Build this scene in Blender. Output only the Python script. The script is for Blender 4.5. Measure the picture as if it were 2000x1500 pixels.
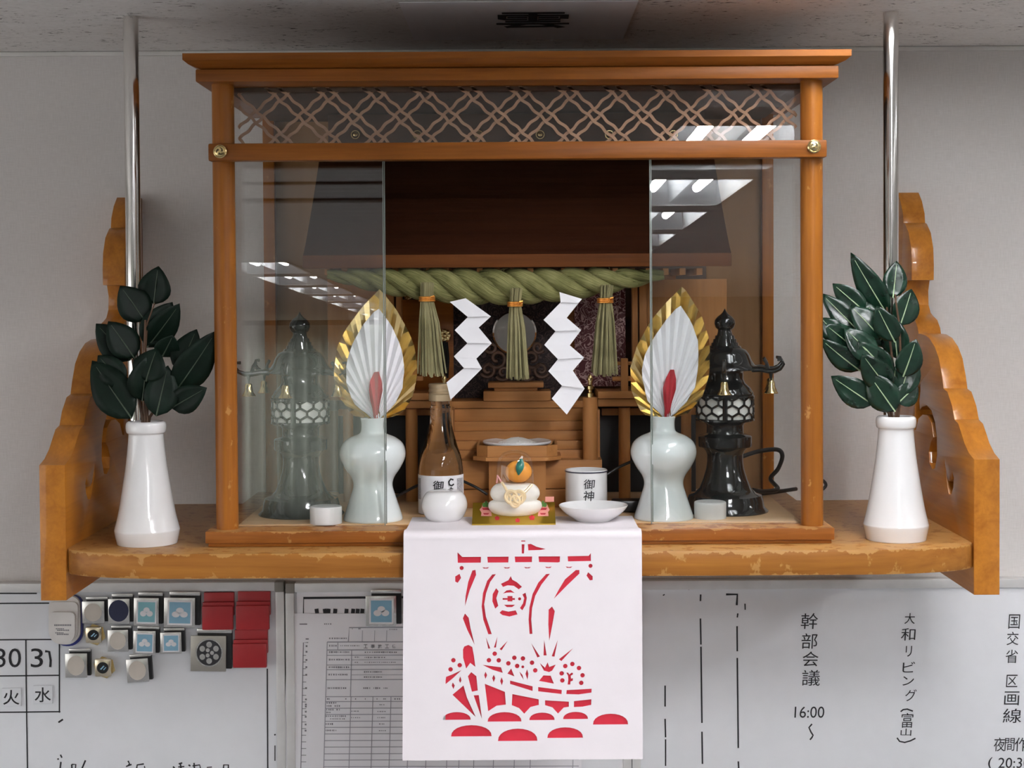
import bpy, bmesh, math, random
from mathutils import Vector, Matrix
import mathutils

for o in list(bpy.data.objects):
    bpy.data.objects.remove(o, do_unlink=True)
SC = bpy.context.scene
COL = SC.collection
R = math.radians
random.seed(7)

# ------------------------------------------------------------------ camera, world, exposure
F, CD, EZ = 3100.0, 2.428, 2.05          # focal length in px of a 2000 px frame, distance to the wall, eye height
PPX, PPY, PITCH, ROLL = 1013.0, 653.5, R(1.45), R(-0.35)
cam = bpy.data.cameras.new('camera')
cam.sensor_fit = 'HORIZONTAL'
cam.sensor_width = 36.0
cam.lens = F * 36.0 / 2000.0
cam.shift_x = (1000 - PPX) / 2000.0
cam.shift_y = (PPY - 750) / 2000.0
cam.clip_start = 0.05
camo = bpy.data.objects.new('camera', cam)
COL.objects.link(camo)
CROT = Matrix.Rotation(math.pi / 2 - PITCH, 3, 'X') @ Matrix.Rotation(ROLL, 3, 'Z')
camo.matrix_world = Matrix.Translation((0, -CD, EZ)) @ CROT.to_4x4()
SC.camera = camo

world = bpy.data.worlds.new('world')
SC.world = world
world.use_nodes = True
world.node_tree.nodes['Background'].inputs[0].default_value = (0.6, 0.65, 0.7, 1)
world.node_tree.nodes['Background'].inputs[1].default_value = 0.02
SC.view_settings.view_transform = 'Standard'
SC.view_settings.look = 'None'
SC.view_settings.gamma = 1.0
SC.view_settings.use_curve_mapping = False
SC.view_settings.exposure = 1.0
TUBE_POWER = 30.0
P_NEAR, P_MID, P_ROW, P_SHADE, P_OUTER = .45, 2.6, 1.0, .7, .45   # relative tube brightness by row
FILL_WINDOW_POWER = 1.25
FAR_WINDOW_POWER = 1.6

# ------------------------------------------------------------------ measuring helpers
def ray(px, py):
    return CROT @ Vector(((px - PPX) / F, -(py - PPY) / F, -1.0))
CAM = Vector((0, -CD, EZ))
def U(px, py, D):                         # the point at distance D in front of the camera
    d = ray(px, py); return CAM + d * (D / d.y)
def UX(px, py, X):                        # ... on a plane x = X
    d = ray(px, py); return CAM + d * (X / d.x)
def floorD(px, py, z):                    # the distance at which a height z is seen
    d = ray(px, py); return d.y * ((z - EZ) / d.z)
def UP(px, py, p, n):
    d = ray(px, py); return CAM + d * ((p - CAM).dot(n) / d.dot(n))
def Yd(D): return D - CD
def S(D): return D / F

# ------------------------------------------------------------------ materials
MATS = {}
class NT:
    def __init__(s, name):
        s.m = bpy.data.materials.new(name); s.m.use_nodes = True
        s.t = s.m.node_tree; s.n = s.t.nodes; s.l = s.t.links
        s.b = s.n['Principled BSDF']; s.out = s.n['Material Output']
    def new(s, typ, **k):
        x = s.n.new(typ)
        for a, b in k.items(): setattr(x, a, b)
        return x
    def link(s, a, b): s.l.new(a, b)
    def coord(s, scale=(1, 1, 1), out='Object', rot=(0, 0, 0)):
        c = s.new('ShaderNodeTexCoord'); mp = s.new('ShaderNodeMapping')
        mp.inputs['Scale'].default_value = scale; mp.inputs['Rotation'].default_value = rot
        s.link(c.outputs[out], mp.inputs['Vector']); return mp.outputs[0]
    def noise(s, vec, scale, detail=3, rough=.55, dist=0):
        x = s.new('ShaderNodeTexNoise'); x.inputs['Scale'].default_value = scale
        x.inputs['Detail'].default_value = detail; x.inputs['Roughness'].default_value = rough
        x.inputs['Distortion'].default_value = dist
        s.link(vec, x.inputs['Vector']); return x.outputs['Fac']
    def ramp(s, fac, stops, interp='LINEAR'):
        x = s.new('ShaderNodeValToRGB'); x.color_ramp.interpolation = interp
        e = x.color_ramp.elements
        while len(e) < len(stops): e.new(0.5)
        for q, (p, c) in zip(e, stops):
            q.position = p; q.color = (c, c, c, 1) if isinstance(c, (int, float)) else (*c, 1)
        s.link(fac, x.inputs[0]); return x.outputs[0]
    def mix(s, fac, a, b, mode='MIX'):
        x = s.new('ShaderNodeMix', data_type='RGBA', blend_type=mode)
        for v, i in ((fac, 0), (a, 6), (b, 7)):
            if isinstance(v, (int, float)): x.inputs[i].default_value = v
            elif isinstance(v, tuple): x.inputs[i].default_value = (*v, 1)
            else: s.link(v, x.inputs[i])
        return x.outputs[2]
    def bump(s, h, strength=.2, dist=.002):
        x = s.new('ShaderNodeBump'); x.inputs['Strength'].default_value = strength
        x.inputs['Distance'].default_value = dist
        s.link(h, x.inputs['Height']); s.link(x.outputs[0], s.b.inputs['Normal'])

def plain(name, col, rough=.5, metal=0., spec=.5, coat=0., var=.04, vscale=30):
    if name in MATS: return MATS[name]
    t = NT(name); v = t.coord()
    f = t.noise(v, vscale, 2)
    a = tuple(max(0, c * (1 - var)) for c in col); b = tuple(min(1, c * (1 + var)) for c in col)
    t.link(t.ramp(f, [(.35, a), (.65, b)]), t.b.inputs['Base Color'])
    t.b.inputs['Roughness'].default_value = rough; t.b.inputs['Metallic'].default_value = metal
    t.b.inputs['Specular IOR Level'].default_value = spec; t.b.inputs['Coat Weight'].default_value = coat
    MATS[name] = t.m; return t.m

def wood(name, dark, light, axis='X', rough=.38, grain=60, wear=0., wearcol=(.62, .42, .2), spec=.22, coat=0., edge_z=None):
    t = NT(name)
    sc = {'X': (.05, 1, 1), 'Y': (1, .05, 1), 'Z': (1, 1, .05)}[axis]
    v = t.coord(sc)
    f1 = t.noise(v, grain, 5, .6, .6); f2 = t.noise(v, grain * 5, 3, .6)
    f = t.mix(.3, f1, f2)
    c = t.ramp(f, [(.3, dark), (.5, tuple((a + b) / 2 for a, b in zip(dark, light))), (.7, light)])
    big = t.noise(t.coord(), 4, 3)
    c = t.mix(t.ramp(big, [(.35, 0.), (.7, .35)]), c, tuple(x * .62 for x in dark))
    if wear > 0:
        w = t.noise(t.coord((1, 1, .6)), 55, 4, .6)
        if edge_z is not None:            # chipped varnish along the upper and lower arris
            sx = t.new('ShaderNodeSeparateXYZ'); tc = t.new('ShaderNodeTexCoord'); t.link(tc.outputs['Object'], sx.inputs[0])
            m = t.new('ShaderNodeMapRange'); m.inputs[1].default_value = edge_z[0]; m.inputs[2].default_value = edge_z[1]
            t.link(sx.outputs[2], m.inputs[0])
            e = t.ramp(m.outputs[0], [(0., .16), (.14, 0.), (.8, 0.), (.97, .22)])
            ad = t.new('ShaderNodeMath', operation='ADD'); t.link(w, ad.inputs[0]); t.link(e, ad.inputs[1]); w = ad.outputs[0]
        c = t.mix(t.ramp(w, [(.66 - wear * .1, 0.), (.70 - wear * .1, .75)]), c, wearcol)
    t.link(c, t.b.inputs['Base Color'])
    t.b.inputs['Roughness'].default_value = rough
    t.b.inputs['Specular IOR Level'].default_value = spec; t.b.inputs['Coat Weight'].default_value = coat
    t.bump(f, .12, .0006)
    MATS[name] = t.m; return t.m

def glass_pane(name, tint=(.992, .998, .995), extra=0.):
    t = NT(name)
    tr = t.new('ShaderNodeBsdfTransparent'); tr.inputs[0].default_value = (*tint, 1)
    gl = t.new('ShaderNodeBsdfGlossy'); gl.inputs['Roughness'].default_value = 0.004
    fr = t.new('ShaderNodeFresnel')
    ge = t.new('ShaderNodeNewGeometry'); mi = t.new('ShaderNodeMapRange')   # both faces of the sheet see air on the outside
    mi.inputs[3].default_value = 1.52; mi.inputs[4].default_value = 1 / 1.52
    t.link(ge.outputs['Backfacing'], mi.inputs[0]); t.link(mi.outputs[0], fr.inputs[0])
    nz = t.noise(t.coord(), 40, 2)
    rp = t.ramp(nz, [(.3, (.95, .98, .97)), (.7, (1, 1, 1))]); t.link(rp, gl.inputs[0])
    mx = t.new('ShaderNodeMixShader')
    t.link(fr.outputs[0], mx.inputs[0]); t.link(tr.outputs[0], mx.inputs[1]); t.link(gl.outputs[0], mx.inputs[2])
    t.link(mx.outputs[0], t.out.inputs[0]); MATS[name] = t.m; return t.m

# room
def mk_wall():
    t = NT('wallpaper')
    v = t.coord()
    w1 = t.new('ShaderNodeTexNoise'); w1.inputs['Scale'].default_value = 1; w1.inputs['Detail'].default_value = 2
    t.link(t.coord((900, 900, 60)), w1.inputs['Vector'])
    w2 = t.noise(t.coord((60, 900, 900)), 1, 2)
    f = t.mix(.5, w1.outputs['Fac'], w2)
    t.link(t.ramp(f, [(.35, (.66, .635, .61)), (.65, (.75, .725, .705))]), t.b.inputs['Base Color'])
    t.b.inputs['Roughness'].default_value = .8; t.b.inputs['Specular IOR Level'].default_value = .2
    t.bump(f, .25, .0006); return t.m
M_WALL = mk_wall()
def mk_ceiling():
    t = NT('ceiling_board')
    f = t.noise(t.coord((1, 1.9, 1)), 75, 3, .55, 1.2)
    g = t.noise(t.coord(), 14, 2)
    ad = t.mix(.25, f, g)
    c = t.ramp(ad, [(.355, (.14, .13, .12)), (.385, (.76, .745, .72)), (.6, (.86, .85, .83))])
    t.link(c, t.b.inputs['Base Color']); t.b.inputs['Roughness'].default_value = .9
    t.bump(t.ramp(ad, [(.3, 0.), (.4, 1.)]), .5, .003); return t.m
M_CEIL = mk_ceiling()
M_FLOOR = plain('carpet_grey', (.22, .22, .23), .95, var=.25, vscale=200)
M_CREAM = plain('office_wall_cream', (.66, .64, .60), .8)
M_FARWALL = plain('far_wall_brown_grey', (.17, .155, .14), .8)
M_TRIM = plain('ceiling_moulding', (.72, .71, .68), .5)
M_BLACK = plain('black_plastic', (.012, .012, .013), .35)
M_ROD = plain('polished_steel', (.80, .78, .75), .12, 1.0)
# woods
M_BR = wood('bracket_varnished_wood', (.34, .115, .015), (.62, .245, .032), 'Y', .30, 40, coat=.3)
M_SHELF = wood('shelf_varnished_wood', (.24, .085, .014), (.48, .20, .038), 'X', .36, 36, wear=.3, wearcol=(.50, .27, .09), edge_z=(-.031, 0.))
M_CASE = wood('case_varnished_wood_horizontal', (.17, .048, .006), (.37, .125, .017), 'X', .36, 45)
M_CASEB = wood('case_worn_base_wood', (.20, .062, .011), (.42, .150, .028), 'X', .36, 45, wear=.25, wearcol=(.46, .24, .08), edge_z=(0., .021))
M_POST = wood('case_post_wood', (.22, .066, .009), (.46, .165, .020), 'Z', .36, 45, wear=.25, wearcol=(.50, .24, .07))
M_BACK = wood('case_back_panel_wood', (.26, .135, .055), (.38, .21, .095), 'Z', .6, 20)
M_FLOORW = wood('case_floor_wood', (.62, .39, .20), (.80, .54, .31), 'X', .55, 24)
M_LATT = wood('lattice_pale_wood', (.46, .26, .16), (.60, .37, .24), 'X', .6, 60)
M_HIN = wood('cypress_shrine_wood', (.36, .150, .045), (.54, .255, .085), 'X', .5, 40)
M_HINV = wood('cypress_shrine_wood_upright', (.36, .150, .045), (.54, .255, .085), 'Z', .5, 40)
M_ROOF = wood('shrine_roof_wood', (.030, .009, .004), (.060, .020, .008), 'X', .45, 70)
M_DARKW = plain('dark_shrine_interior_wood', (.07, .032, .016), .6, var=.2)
# papers, ceramics, metals
M_WHITEC = plain('white_porcelain', (.80, .80, .80), .12, coat=.4, var=.01)
M_CELA = plain('pale_celadon_porcelain', (.73, .785, .785), .10, coat=.5, var=.015)
M_MATTEC = plain('white_matte_ceramic', (.74, .75, .75), .35, var=.01)
M_PAPER = plain('white_paper', (.86, .86, .89), .75, spec=.2, var=.01)
M_PAPERV = plain('pinkish_white_paper', (.84, .79, .82), .75, spec=.2, var=.01)
M_RED = plain('red_backing_paper', (.62, .030, .055), .7, spec=.2, var=.06)
M_REDP = plain('red_folded_paper', (.50, .035, .05), .55)
M_GOLD = plain('gold_foil', (.82, .64, .31), .24, 1.0, var=.1)
M_BRASS = plain('brass', (.80, .62, .30), .22, 1.0)
M_GOLDC = plain('gold_card', (.52, .34, .035), .32, .75)
M_LACQ = plain('black_lacquer', (.012, .013, .014), .10, coat=.6, var=.2)
M_LWHITE = plain('lantern_white_panel', (.80, .80, .76), .5)
M_BLUE = plain('light_blue_print', (.26, .50, .66), .5)
M_TEAL = plain('light_teal_print', (.24, .52, .58), .5)
M_NAVY = plain('navy_enamel', (.02, .025, .07), .35)
M_SILV = plain('silver_plate', (.72, .71, .68), .25, 1.0)
M_BEIGE = plain('beige_disc', (.62, .57, .50), .4)
M_REDPL = plain('red_plastic', (.42, .018, .022), .35)
M_WPL = plain('white_plastic', (.78, .76, .73), .4)
M_INK = plain('black_ink', (.012, .012, .016), .6, var=0)
M_GREYINK = plain('grey_print', (.22, .22, .24), .7)
M_LINE = plain('thin_printed_line', (.36, .36, .40), .7)
M_BOARD = plain('whiteboard_enamel', (.80, .82, .85), .32, coat=0., var=.01)
M_ALU = plain('aluminium_rail', (.72, .72, .71), .38, .3)
M_CORN = plain('grey_plastic_corner', (.26, .25, .22), .5)
M_ORANGE = plain('orange_fruit', (.80, .32, .035), .45)
M_MOCHI = plain('mochi_cream', (.80, .77, .70), .35)
M_PINK = plain('pink_print', (.80, .34, .28), .5)
M_GREENP = plain('green_print', (.10, .26, .06), .5)
M_CORDC = plain('cream_gold_cord', (.85, .68, .42), .35, .2)
M_PINKC = plain('pink_cord', (.75, .35, .34), .4)
M_RICE = plain('white_rice', (.94, .94, .91), .6, var=.01)
M_STEM = plain('brown_stem', (.10, .05, .025), .6)
M_MIDRIB = plain('pale_green_midrib', (.42, .55, .32), .4)
M_MIDRIB_SHADED = plain('shade_toned_midrib', (.05, .075, .045), .5)  # midrib darkened along with the shade-toned leaves
M_LEAFG = plain('leaf_teal_green', (.02, .16, .12), .3)
M_TIE = plain('gold_wire_tie', (.75, .32, .06), .3, .7)
M_GLASS = glass_pane('sliding_glass')
M_PEDGE = plain('ground_glass_edge', (.20, .23, .21), .25)
M_DOME = glass_pane('clear_plastic_dome', (.98, .98, .98))
def mk_leaf(name, k, rough, spec):
    t = NT(name); f = t.noise(t.coord(), 60, 3)
    t.link(t.ramp(f, [(.3, (.006 * k, .024 * k, .013 * k)), (.7, (.013 * k, .050 * k, .028 * k))]), t.b.inputs['Base Color'])
    t.b.inputs['Roughness'].default_value = rough; t.b.inputs['Specular IOR Level'].default_value = spec
    return t.m
M_LEAF = mk_leaf('glossy_dark_leaf', .8, .24, .5)
M_LEAF_SHADED = mk_leaf('broad_leaf_shade_toned', .3, .5, .2)  # left sprig: shade painted into a darker, duller leaf colour
def mk_straw(name, a, b):
    t = NT(name)
    f = t.noise(t.coord((30, 1.6, 1), 'UV'), 2.2, 4, .65, .25); g = t.noise(t.coord(), 28, 2)
    c = t.ramp(t.mix(.35, f, g), [(.33, tuple(x * .38 for x in a)), (.48, a), (.66, b)])
    t.link(c, t.b.inputs['Base Color']); t.b.inputs['Roughness'].default_value = .7
    t.b.inputs['Specular IOR Level'].default_value = .25; t.bump(f, .7, .002); return t.m
M_STRAW = mk_straw('green_rice_straw', (.19, .19, .066), (.39, .375, .165))
M_STRAWT = mk_straw('dry_rice_straw', (.34, .31, .15), (.56, .51, .29))
def mk_brocade(name, base, line, scale):
    t = NT(name); v = t.coord()
    f = t.noise(v, scale, 1.5, .5, 2.2)
    c = t.ramp(f, [(.44, base), (.475, line), (.50, line), (.535, base), (.60, base), (.62, line), (.64, base)])
    t.link(c, t.b.inputs['Base Color']); t.b.inputs['Roughness'].default_value = .6; return t.m
M_BROC = mk_brocade('red_brocade', (.085, .010, .014), (.52, .34, .32), 55)
M_BROCD = mk_brocade('dark_brocade', (.020, .010, .010), (.11, .065, .06), 60)
def mk_bottle():
    t = NT('clear_bottle_glass')
    t.b.inputs['Transmission Weight'].default_value = 1.0; t.b.inputs['Roughness'].default_value = 0.0
    t.b.inputs['IOR'].default_value = 1.45
    f = t.noise(t.coord(), 20, 1); t.link(t.ramp(f, [(.3, (.93, .96, .93)), (.7, (.97, .98, .96))]), t.b.inputs['Base Color'])
    return t.m
M_BOTTLE = mk_bottle()
def mk_emit(name, col, power):
    t = NT(name); e = t.new('ShaderNodeEmission'); e.inputs[0].default_value = (*col, 1); e.inputs[1].default_value = power
    t.link(e.outputs[0], t.out.inputs[0]); return t.m
TUBES = {}
def tube_mat(e):
    if e not in TUBES: TUBES[e] = mk_emit('fluorescent_tube_glow', (1.0, .985, 1.0), TUBE_POWER * e)
    return TUBES[e]
M_REFL = plain('white_reflector', (.90, .92, .94), .5)
def mk_sheer():
    t = NT('sheer_grey_green_curtain'); tl = t.new('ShaderNodeBsdfTranslucent'); df = t.new('ShaderNodeBsdfDiffuse'); mx = t.new('ShaderNodeMixShader')
    c = t.ramp(t.noise(t.coord((40, 40, 2)), 3, 2), [(.3, (.50, .53, .47)), (.7, (.60, .63, .56))]); t.link(c, tl.inputs[0]); t.link(c, df.inputs[0])
    mx.inputs[0].default_value = .5; t.link(df.outputs[0], mx.inputs[1]); t.link(tl.outputs[0], mx.inputs[2]); t.link(mx.outputs[0], t.out.inputs[0]); return t.m
M_CURT = mk_sheer()

# ------------------------------------------------------------------ mesh builder
WM = {}
def frame_of(o): return WM.get(o, Matrix())
def thing(name, label, cat, loc=(0, 0, 0), group=None, rot=None):
    o = bpy.data.objects.new(name, None); o.empty_display_size = .02
    COL.objects.link(o)
    m = Matrix.Translation(loc)
    if rot is not None: m = m @ rot.to_4x4()
    o.matrix_world = m; WM[o] = m
    o['label'] = label; o['category'] = cat
    if group: o['group'] = group
    return o
def tag(o, label, cat, group=None, kind=None):
    o['label'] = label; o['category'] = cat
    if group: o['group'] = group
    if kind: o['kind'] = kind
    return o

class G:
    """collects shapes in world coordinates and links them as one mesh object"""
    def __init__(s): s.v = []; s.f = []; s.uv = []
    def add(s, vs, fs, uvs=None):
        k = len(s.v); s.v.extend(Vector(v) for v in vs)
        for i, f in enumerate(fs):
            s.f.append(tuple(k + q for q in f)); s.uv.append(uvs[i] if uvs else None)
        return s
    def box(s, x0, x1, y0, y1, z0, z1, bev=.0012):
        bm = bmesh.new(); bmesh.ops.create_cube(bm, size=1)
        for v in bm.verts:
            v.co = Vector(((x0 + x1) / 2 + v.co.x * (x1 - x0), (y0 + y1) / 2 + v.co.y * (y1 - y0), (z0 + z1) / 2 + v.co.z * (z1 - z0)))
        b = min(bev, .3 * min(abs(x1 - x0), abs(y1 - y0), abs(z1 - z0)))
        if b > 1e-5: bmesh.ops.bevel(bm, geom=bm.edges[:], offset=b, segments=2, affect='EDGES', profile=.6)
        bmesh.ops.recalc_face_normals(bm, faces=bm.faces[:])
        return s.bm(bm)
    def bm(s, bm):
        bm.verts.index_update()
        s.add([v.co.copy() for v in bm.verts], [[q.index for q in f.verts] for f in bm.faces]); bm.free(); return s
    def pbox(s, px0, px1, py0, py1, D0, D1, bev=.0012):   # a box whose front face was measured in the photo
        c = U((px0 + px1) / 2, (py0 + py1) / 2, D0); k = S(D0); w = abs(px1 - px0) * k / 2; h = abs(py1 - py0) * k / 2
        return s.box(c.x - w, c.x + w, Yd(D0), Yd(D1), c.z - h, c.z + h, bev)
    def lathe(s, cx, cy, prof, seg=40, cap=True, rot0=0., sx=1., sy=1.):
        vs = []; fs = []; n = len(prof)
        for r, z in prof:
            for k in range(seg):
                a = rot0 + 2 * math.pi * k / seg
                vs.append((cx + r * sx * math.cos(a), cy + r * sy * math.sin(a), z))
        for i in range(n - 1):
            for k in range(seg):
                k2 = (k + 1) % seg
                q = (i * seg + k, i * seg + k2, (i + 1) * seg + k2, (i + 1) * seg + k)
                fs.append(q if prof[i + 1][1] >= prof[i][1] or True else q[::-1])
        if cap:
            if prof[0][0] > 1e-6: fs.append(tuple(range(seg))[::-1])
            if prof[-1][0] > 1e-6: fs.append(tuple((n - 1) * seg + k for k in range(seg)))
        return s.add(vs, fs)
    def tube(s, pts, rad, seg=8, caps=True, flat=1., closed=False):
        pts = [Vector(p) for p in pts]; n = len(pts)
        if not hasattr(rad, '__len__'): rad = [rad] * n
        vs = []; fs = []; uvs = []
        up = None; L = 0; Ls = []
        for i, p in enumerate(pts):
            if closed: t = pts[(i + 1) % n] - pts[i - 1]
            else: t = pts[min(i + 1, n - 1)] - pts[max(i - 1, 0)]
            t.normalize()
            if up is None:
                up = Vector((0, 0, 1)) if abs(t.z) < .9 else Vector((1, 0, 0))
            a = (up - t * up.dot(t))
            if a.length < 1e-6: a = t.orthogonal()
            a.normalize(); b = t.cross(a); up = a
            if i: L += (p - pts[i - 1]).length
            Ls.append(L)
            for k in range(seg):
                w = 2 * math.pi * k / seg
                vs.append(p + a * (rad[i] * math.cos(w)) + b * (rad[i] * flat * math.sin(w)))
        m = n if closed else n - 1
        for i in range(m):
            j = (i + 1) % n
            for k in range(seg):
                k2 = (k + 1) % seg
                fs.append((i * seg + k, i * seg + k2, j * seg + k2, j * seg + k))
                u0, u1 = k / seg, (k + 1) / seg; v0, v1 = Ls[i] * 10, (Ls[j] if j else Ls[i] + .01) * 10
                uvs.append(((u0, v0), (u1, v0), (u1, v1), (u0, v1)))
        if caps and not closed:
            fs.append(tuple(range(seg))[::-1]); uvs.append(None)
            fs.append(tuple((n - 1) * seg + k for k in range(seg))); uvs.append(None)
        return s.add(vs, fs, uvs)
    def prism(s, poly, d):                # poly of 3-D points pushed along d
        d = Vector(d); n = len(poly)
        vs = [Vector(p) for p in poly] + [Vector(p) + d for p in poly]
        fs = [tuple(range(n)), tuple(range(2 * n - 1, n - 1, -1))] + [(i, i + n, (i + 1) % n + n, (i + 1) % n) for i in range(n)]
        return s.add(vs, fs)
    def quad(s, a, b, c, d): return s.add([a, b, c, d], [(0, 1, 2, 3)])
    def grid(s, rows):                    # rows of points
        n = len(rows[0]); vs = [p for r in rows for p in r]
        return s.add(vs, [(i * n + j, i * n + j + 1, (i + 1) * n + j + 1, (i + 1) * n + j) for i in range(len(rows) - 1) for j in range(n - 1)])
    def ball(s, c, rx, ry=None, rz=None, seg=20, rings=12):
        ry = ry or rx; rz = rz or rx
        pr = [(math.sin(math.pi * i / rings), -math.cos(math.pi * i / rings)) for i in range(rings + 1)]
        vs = []; fs = []
        for r, z in pr:
            for k in range(seg):
                a = 2 * math.pi * k / seg; vs.append((c[0] + rx * r * math.cos(a), c[1] + ry * r * math.sin(a), c[2] + rz * z))
        for i in range(rings):
            for k in range(seg):
                k2 = (k + 1) % seg; fs.append((i * seg + k, i * seg + k2, (i + 1) * seg + k2, (i + 1) * seg + k))
        return s.add(vs, fs)
    def build(s, name, mat, parent=None, label=None, kind=None, smooth=35, origin=None, fixn=True):
        inv = frame_of(parent).inverted() if parent else None
        org = Vector(origin) if origin is not None else Vector((0, 0, 0))
        me = bpy.data.meshes.new(name)
        vs = [(inv @ v) if inv else v - org for v in s.v]
        me.from_pydata(vs, [], s.f)
        if any(s.uv):
            ul = me.uv_layers.new(name='UVMap')
            for p, u in zip(me.polygons, s.uv):
                if u:
                    for li, c in zip(p.loop_indices, u): ul.data[li].uv = c
        if fixn:
            bm = bmesh.new(); bm.from_mesh(me)
            bmesh.ops.remove_doubles(bm, verts=bm.verts[:], dist=1e-6)
            bmesh.ops.recalc_face_normals(bm, faces=bm.faces[:]); bm.to_mesh(me); bm.free()
        me.materials.append(mat)
        if smooth:
            me.shade_smooth(); me.set_sharp_from_angle(angle=R(smooth))
        o = bpy.data.objects.new(name, me); COL.objects.link(o)
        if parent: o.parent = parent; WM[o] = frame_of(parent)
        else: o.location = org; WM[o] = Matrix.Translation(org)
        if label: o['label'] = label
        if kind: o['kind'] = kind
        return o

# flat shapes with holes and lettering, both from curve objects turned into meshes
def _curve_mesh(c):
    o = bpy.data.objects.new('tmp', c); COL.objects.link(o)
    dg = bpy.context.evaluated_depsgraph_get()
    me = bpy.data.meshes.new_from_object(o.evaluated_get(dg))
    out = ([v.co.copy() for v in me.vertices], [tuple(p.vertices) for p in me.polygons])
    bpy.data.objects.remove(o); bpy.data.curves.remove(c); bpy.data.meshes.remove(me)
    return out
def plate(loops, thick=0., bevel=0.):
    c = bpy.data.curves.new('tmp', 'CURVE'); c.dimensions = '2D'; c.fill_mode = 'BOTH'; c.extrude = thick / 2
    c.bevel_depth = bevel; c.bevel_resolution = 1
    for lp in loops:
        sp = c.splines.new('POLY'); sp.points.add(len(lp) - 1); sp.use_cyclic_u = True
        for p, q in zip(sp.points, lp): p.co = (q[0], q[1], 0, 1)
    return _curve_mesh(c)
_glyph = {}
def glyph(txt, offset=0.):
    k = (txt, offset)
    if k not in _glyph:
        c = bpy.data.curves.new('tmp', 'FONT'); c.body = txt; c.size = 1; c.offset = offset; c.resolution_u = 4
        v, f = _curve_mesh(c)
        if v:
            x0 = min(p.x for p in v); x1 = max(p.x for p in v); y0 = min(p.y for p in v); y1 = max(p.y for p in v)
            v = [(p.x - (x0 + x1) / 2, p.y - (y0 + y1) / 2) for p in v]
            _glyph[k] = (v, f, x1 - x0, y1 - y0)
        else: _glyph[k] = ([], [], 1, 1)
    return _glyph[k]
def write(g, txt, px, py, hpx, D, wpx=None, slant=0., rot=0., offset=0., mapf=None):
    """lettering measured by centre and height in the photo, laid on the plane at distance D"""
    v, f, w, h = glyph(txt, offset)
    kx = (wpx / w) if wpx else hpx / h; ky = hpx / h
    ca, sa = math.cos(rot), math.sin(rot)
    pts = []
    for x, y in v:
        X = x * kx + y * ky * slant; Y = y * ky
        X, Y = X * ca - Y * sa, X * sa + Y * ca
        pts.append((mapf or (lambda a, b: U(a, b, D)))(px + X, py - Y))
    g.add(pts, f)
def stroke(g, pts, w, D, mapf=None):
    m = mapf or (lambda a, b: U(a, b, D)); n = len(pts)
    L = []
    for i, p in enumerate(pts):
        a = Vector(pts[max(i - 1, 0)]); b = Vector(pts[min(i + 1, n - 1)]); t = (b - a).normalized(); q = Vector((-t.y, t.x)) * w / 2
        L.append((Vector(p) + q, Vector(p) - q))
    for i in range(n - 1):
        g.add([m(*L[i][0]), m(*L[i][1]), m(*L[i + 1][1]), m(*L[i + 1][0])], [(0, 1, 2, 3)])
def disc2(cx, cy, rx, ry=None, n=20):
    ry = ry or rx
    return [(cx + rx * math.cos(2 * math.pi * i / n), cy + ry * math.sin(2 * math.pi * i / n)) for i in range(n)]

# ------------------------------------------------------------------ the room
CEIL = U(1013, 96, CD).z
RX0, RX1, RY1 = -3.6, 3.4, -13.0
def struct(o): o['kind'] = 'structure'; return o
FIX = []                                   # ceiling lights: centre x, centre y, where it hangs
ORD = ['first', 'second', 'third', 'fourth', 'fifth', 'sixth', 'seventh', 'eighth', 'ninth']
for k in range(7): FIX.append((.475, Yd(1.575 - 1.03 * k), ORD[k] + ' from the wall in the row over the shelf end', P_NEAR if k == 0 else P_MID if k < 3 else P_ROW))
for k in range(8): FIX.append((-1.15, Yd(-3.1 - 1.03 * k), ORD[k] + ' in the row on the shaded side', P_SHADE))
for k in range(8): FIX.append((1.86, Yd(1.575 - 1.03 * k), ORD[k] + ' from the wall in the outermost row on the bright side', P_OUTER))
FW, FL = .30, .78
g = G(); g.box(RX0, RX1, 0, .12, -.1, CEIL + .15, 0); struct(g.build('wall_back', M_WALL, smooth=0))
WY0, WY1, WZ0, WZ1 = -6.4, -.9, .75, 2.15
g = G()
for b in ((RY1, WY0, -.1, CEIL + .15), (WY1, .12, -.1, CEIL + .15), (WY0, WY1, -.1, WZ0), (WY0, WY1, WZ1, CEIL + .15)): g.box(RX0 - .12, RX0, b[0], b[1], b[2], b[3], 0)
struct(g.build('wall_left', M_CREAM, smooth=0))
win = thing('fill_window_1', 'wide window added for fill light', 'window', (RX0 - .06, (WY0 + WY1) / 2, WZ0)); del win['category']; del win['label']; win['kind'] = 'structure'  # unseen window, added to brighten the left side
g = G(); g.box(RX0 - .09, RX0 - .085, WY0, WY1, WZ0, WZ1, 0); g.build('window_pane', mk_emit('side_fill_glow', (1, .99, .98), FILL_WINDOW_POWER), win, smooth=0)
for i in range(5):
    yy = WY0 + (WY1 - WY0) * i / 4
    g = G(); g.box(RX0 - .085, RX0 - .03, yy - .025, yy + .025, WZ0, WZ1); g.build('window_mullion', M_ALU, win)
for z_ in (WZ0, WZ1):
    g = G(); g.box(RX0 - .085, RX0 - .03, WY0, WY1, z_ - .025, z_ + .025); g.build('window_rail', M_ALU, win)
g = G(); g.box(RX1, RX1 + .12, RY1, .12, -.1, CEIL + .15, 0); struct(g.build('wall_right', M_CREAM, smooth=0))
W2X0, W2X1 = -3.45, -1.15
g = G()
for b in ((RX0 - .12, W2X0, -.1, CEIL + .15), (W2X1, RX1 + .12, -.1, CEIL + .15), (W2X0, W2X1, -.1, WZ0), (W2X0, W2X1, WZ1, CEIL + .15)): g.box(b[0], b[1], RY1 - .12, RY1, b[2], b[3], 0)
struct(g.build('wall_front', M_FARWALL, smooth=0))
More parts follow.
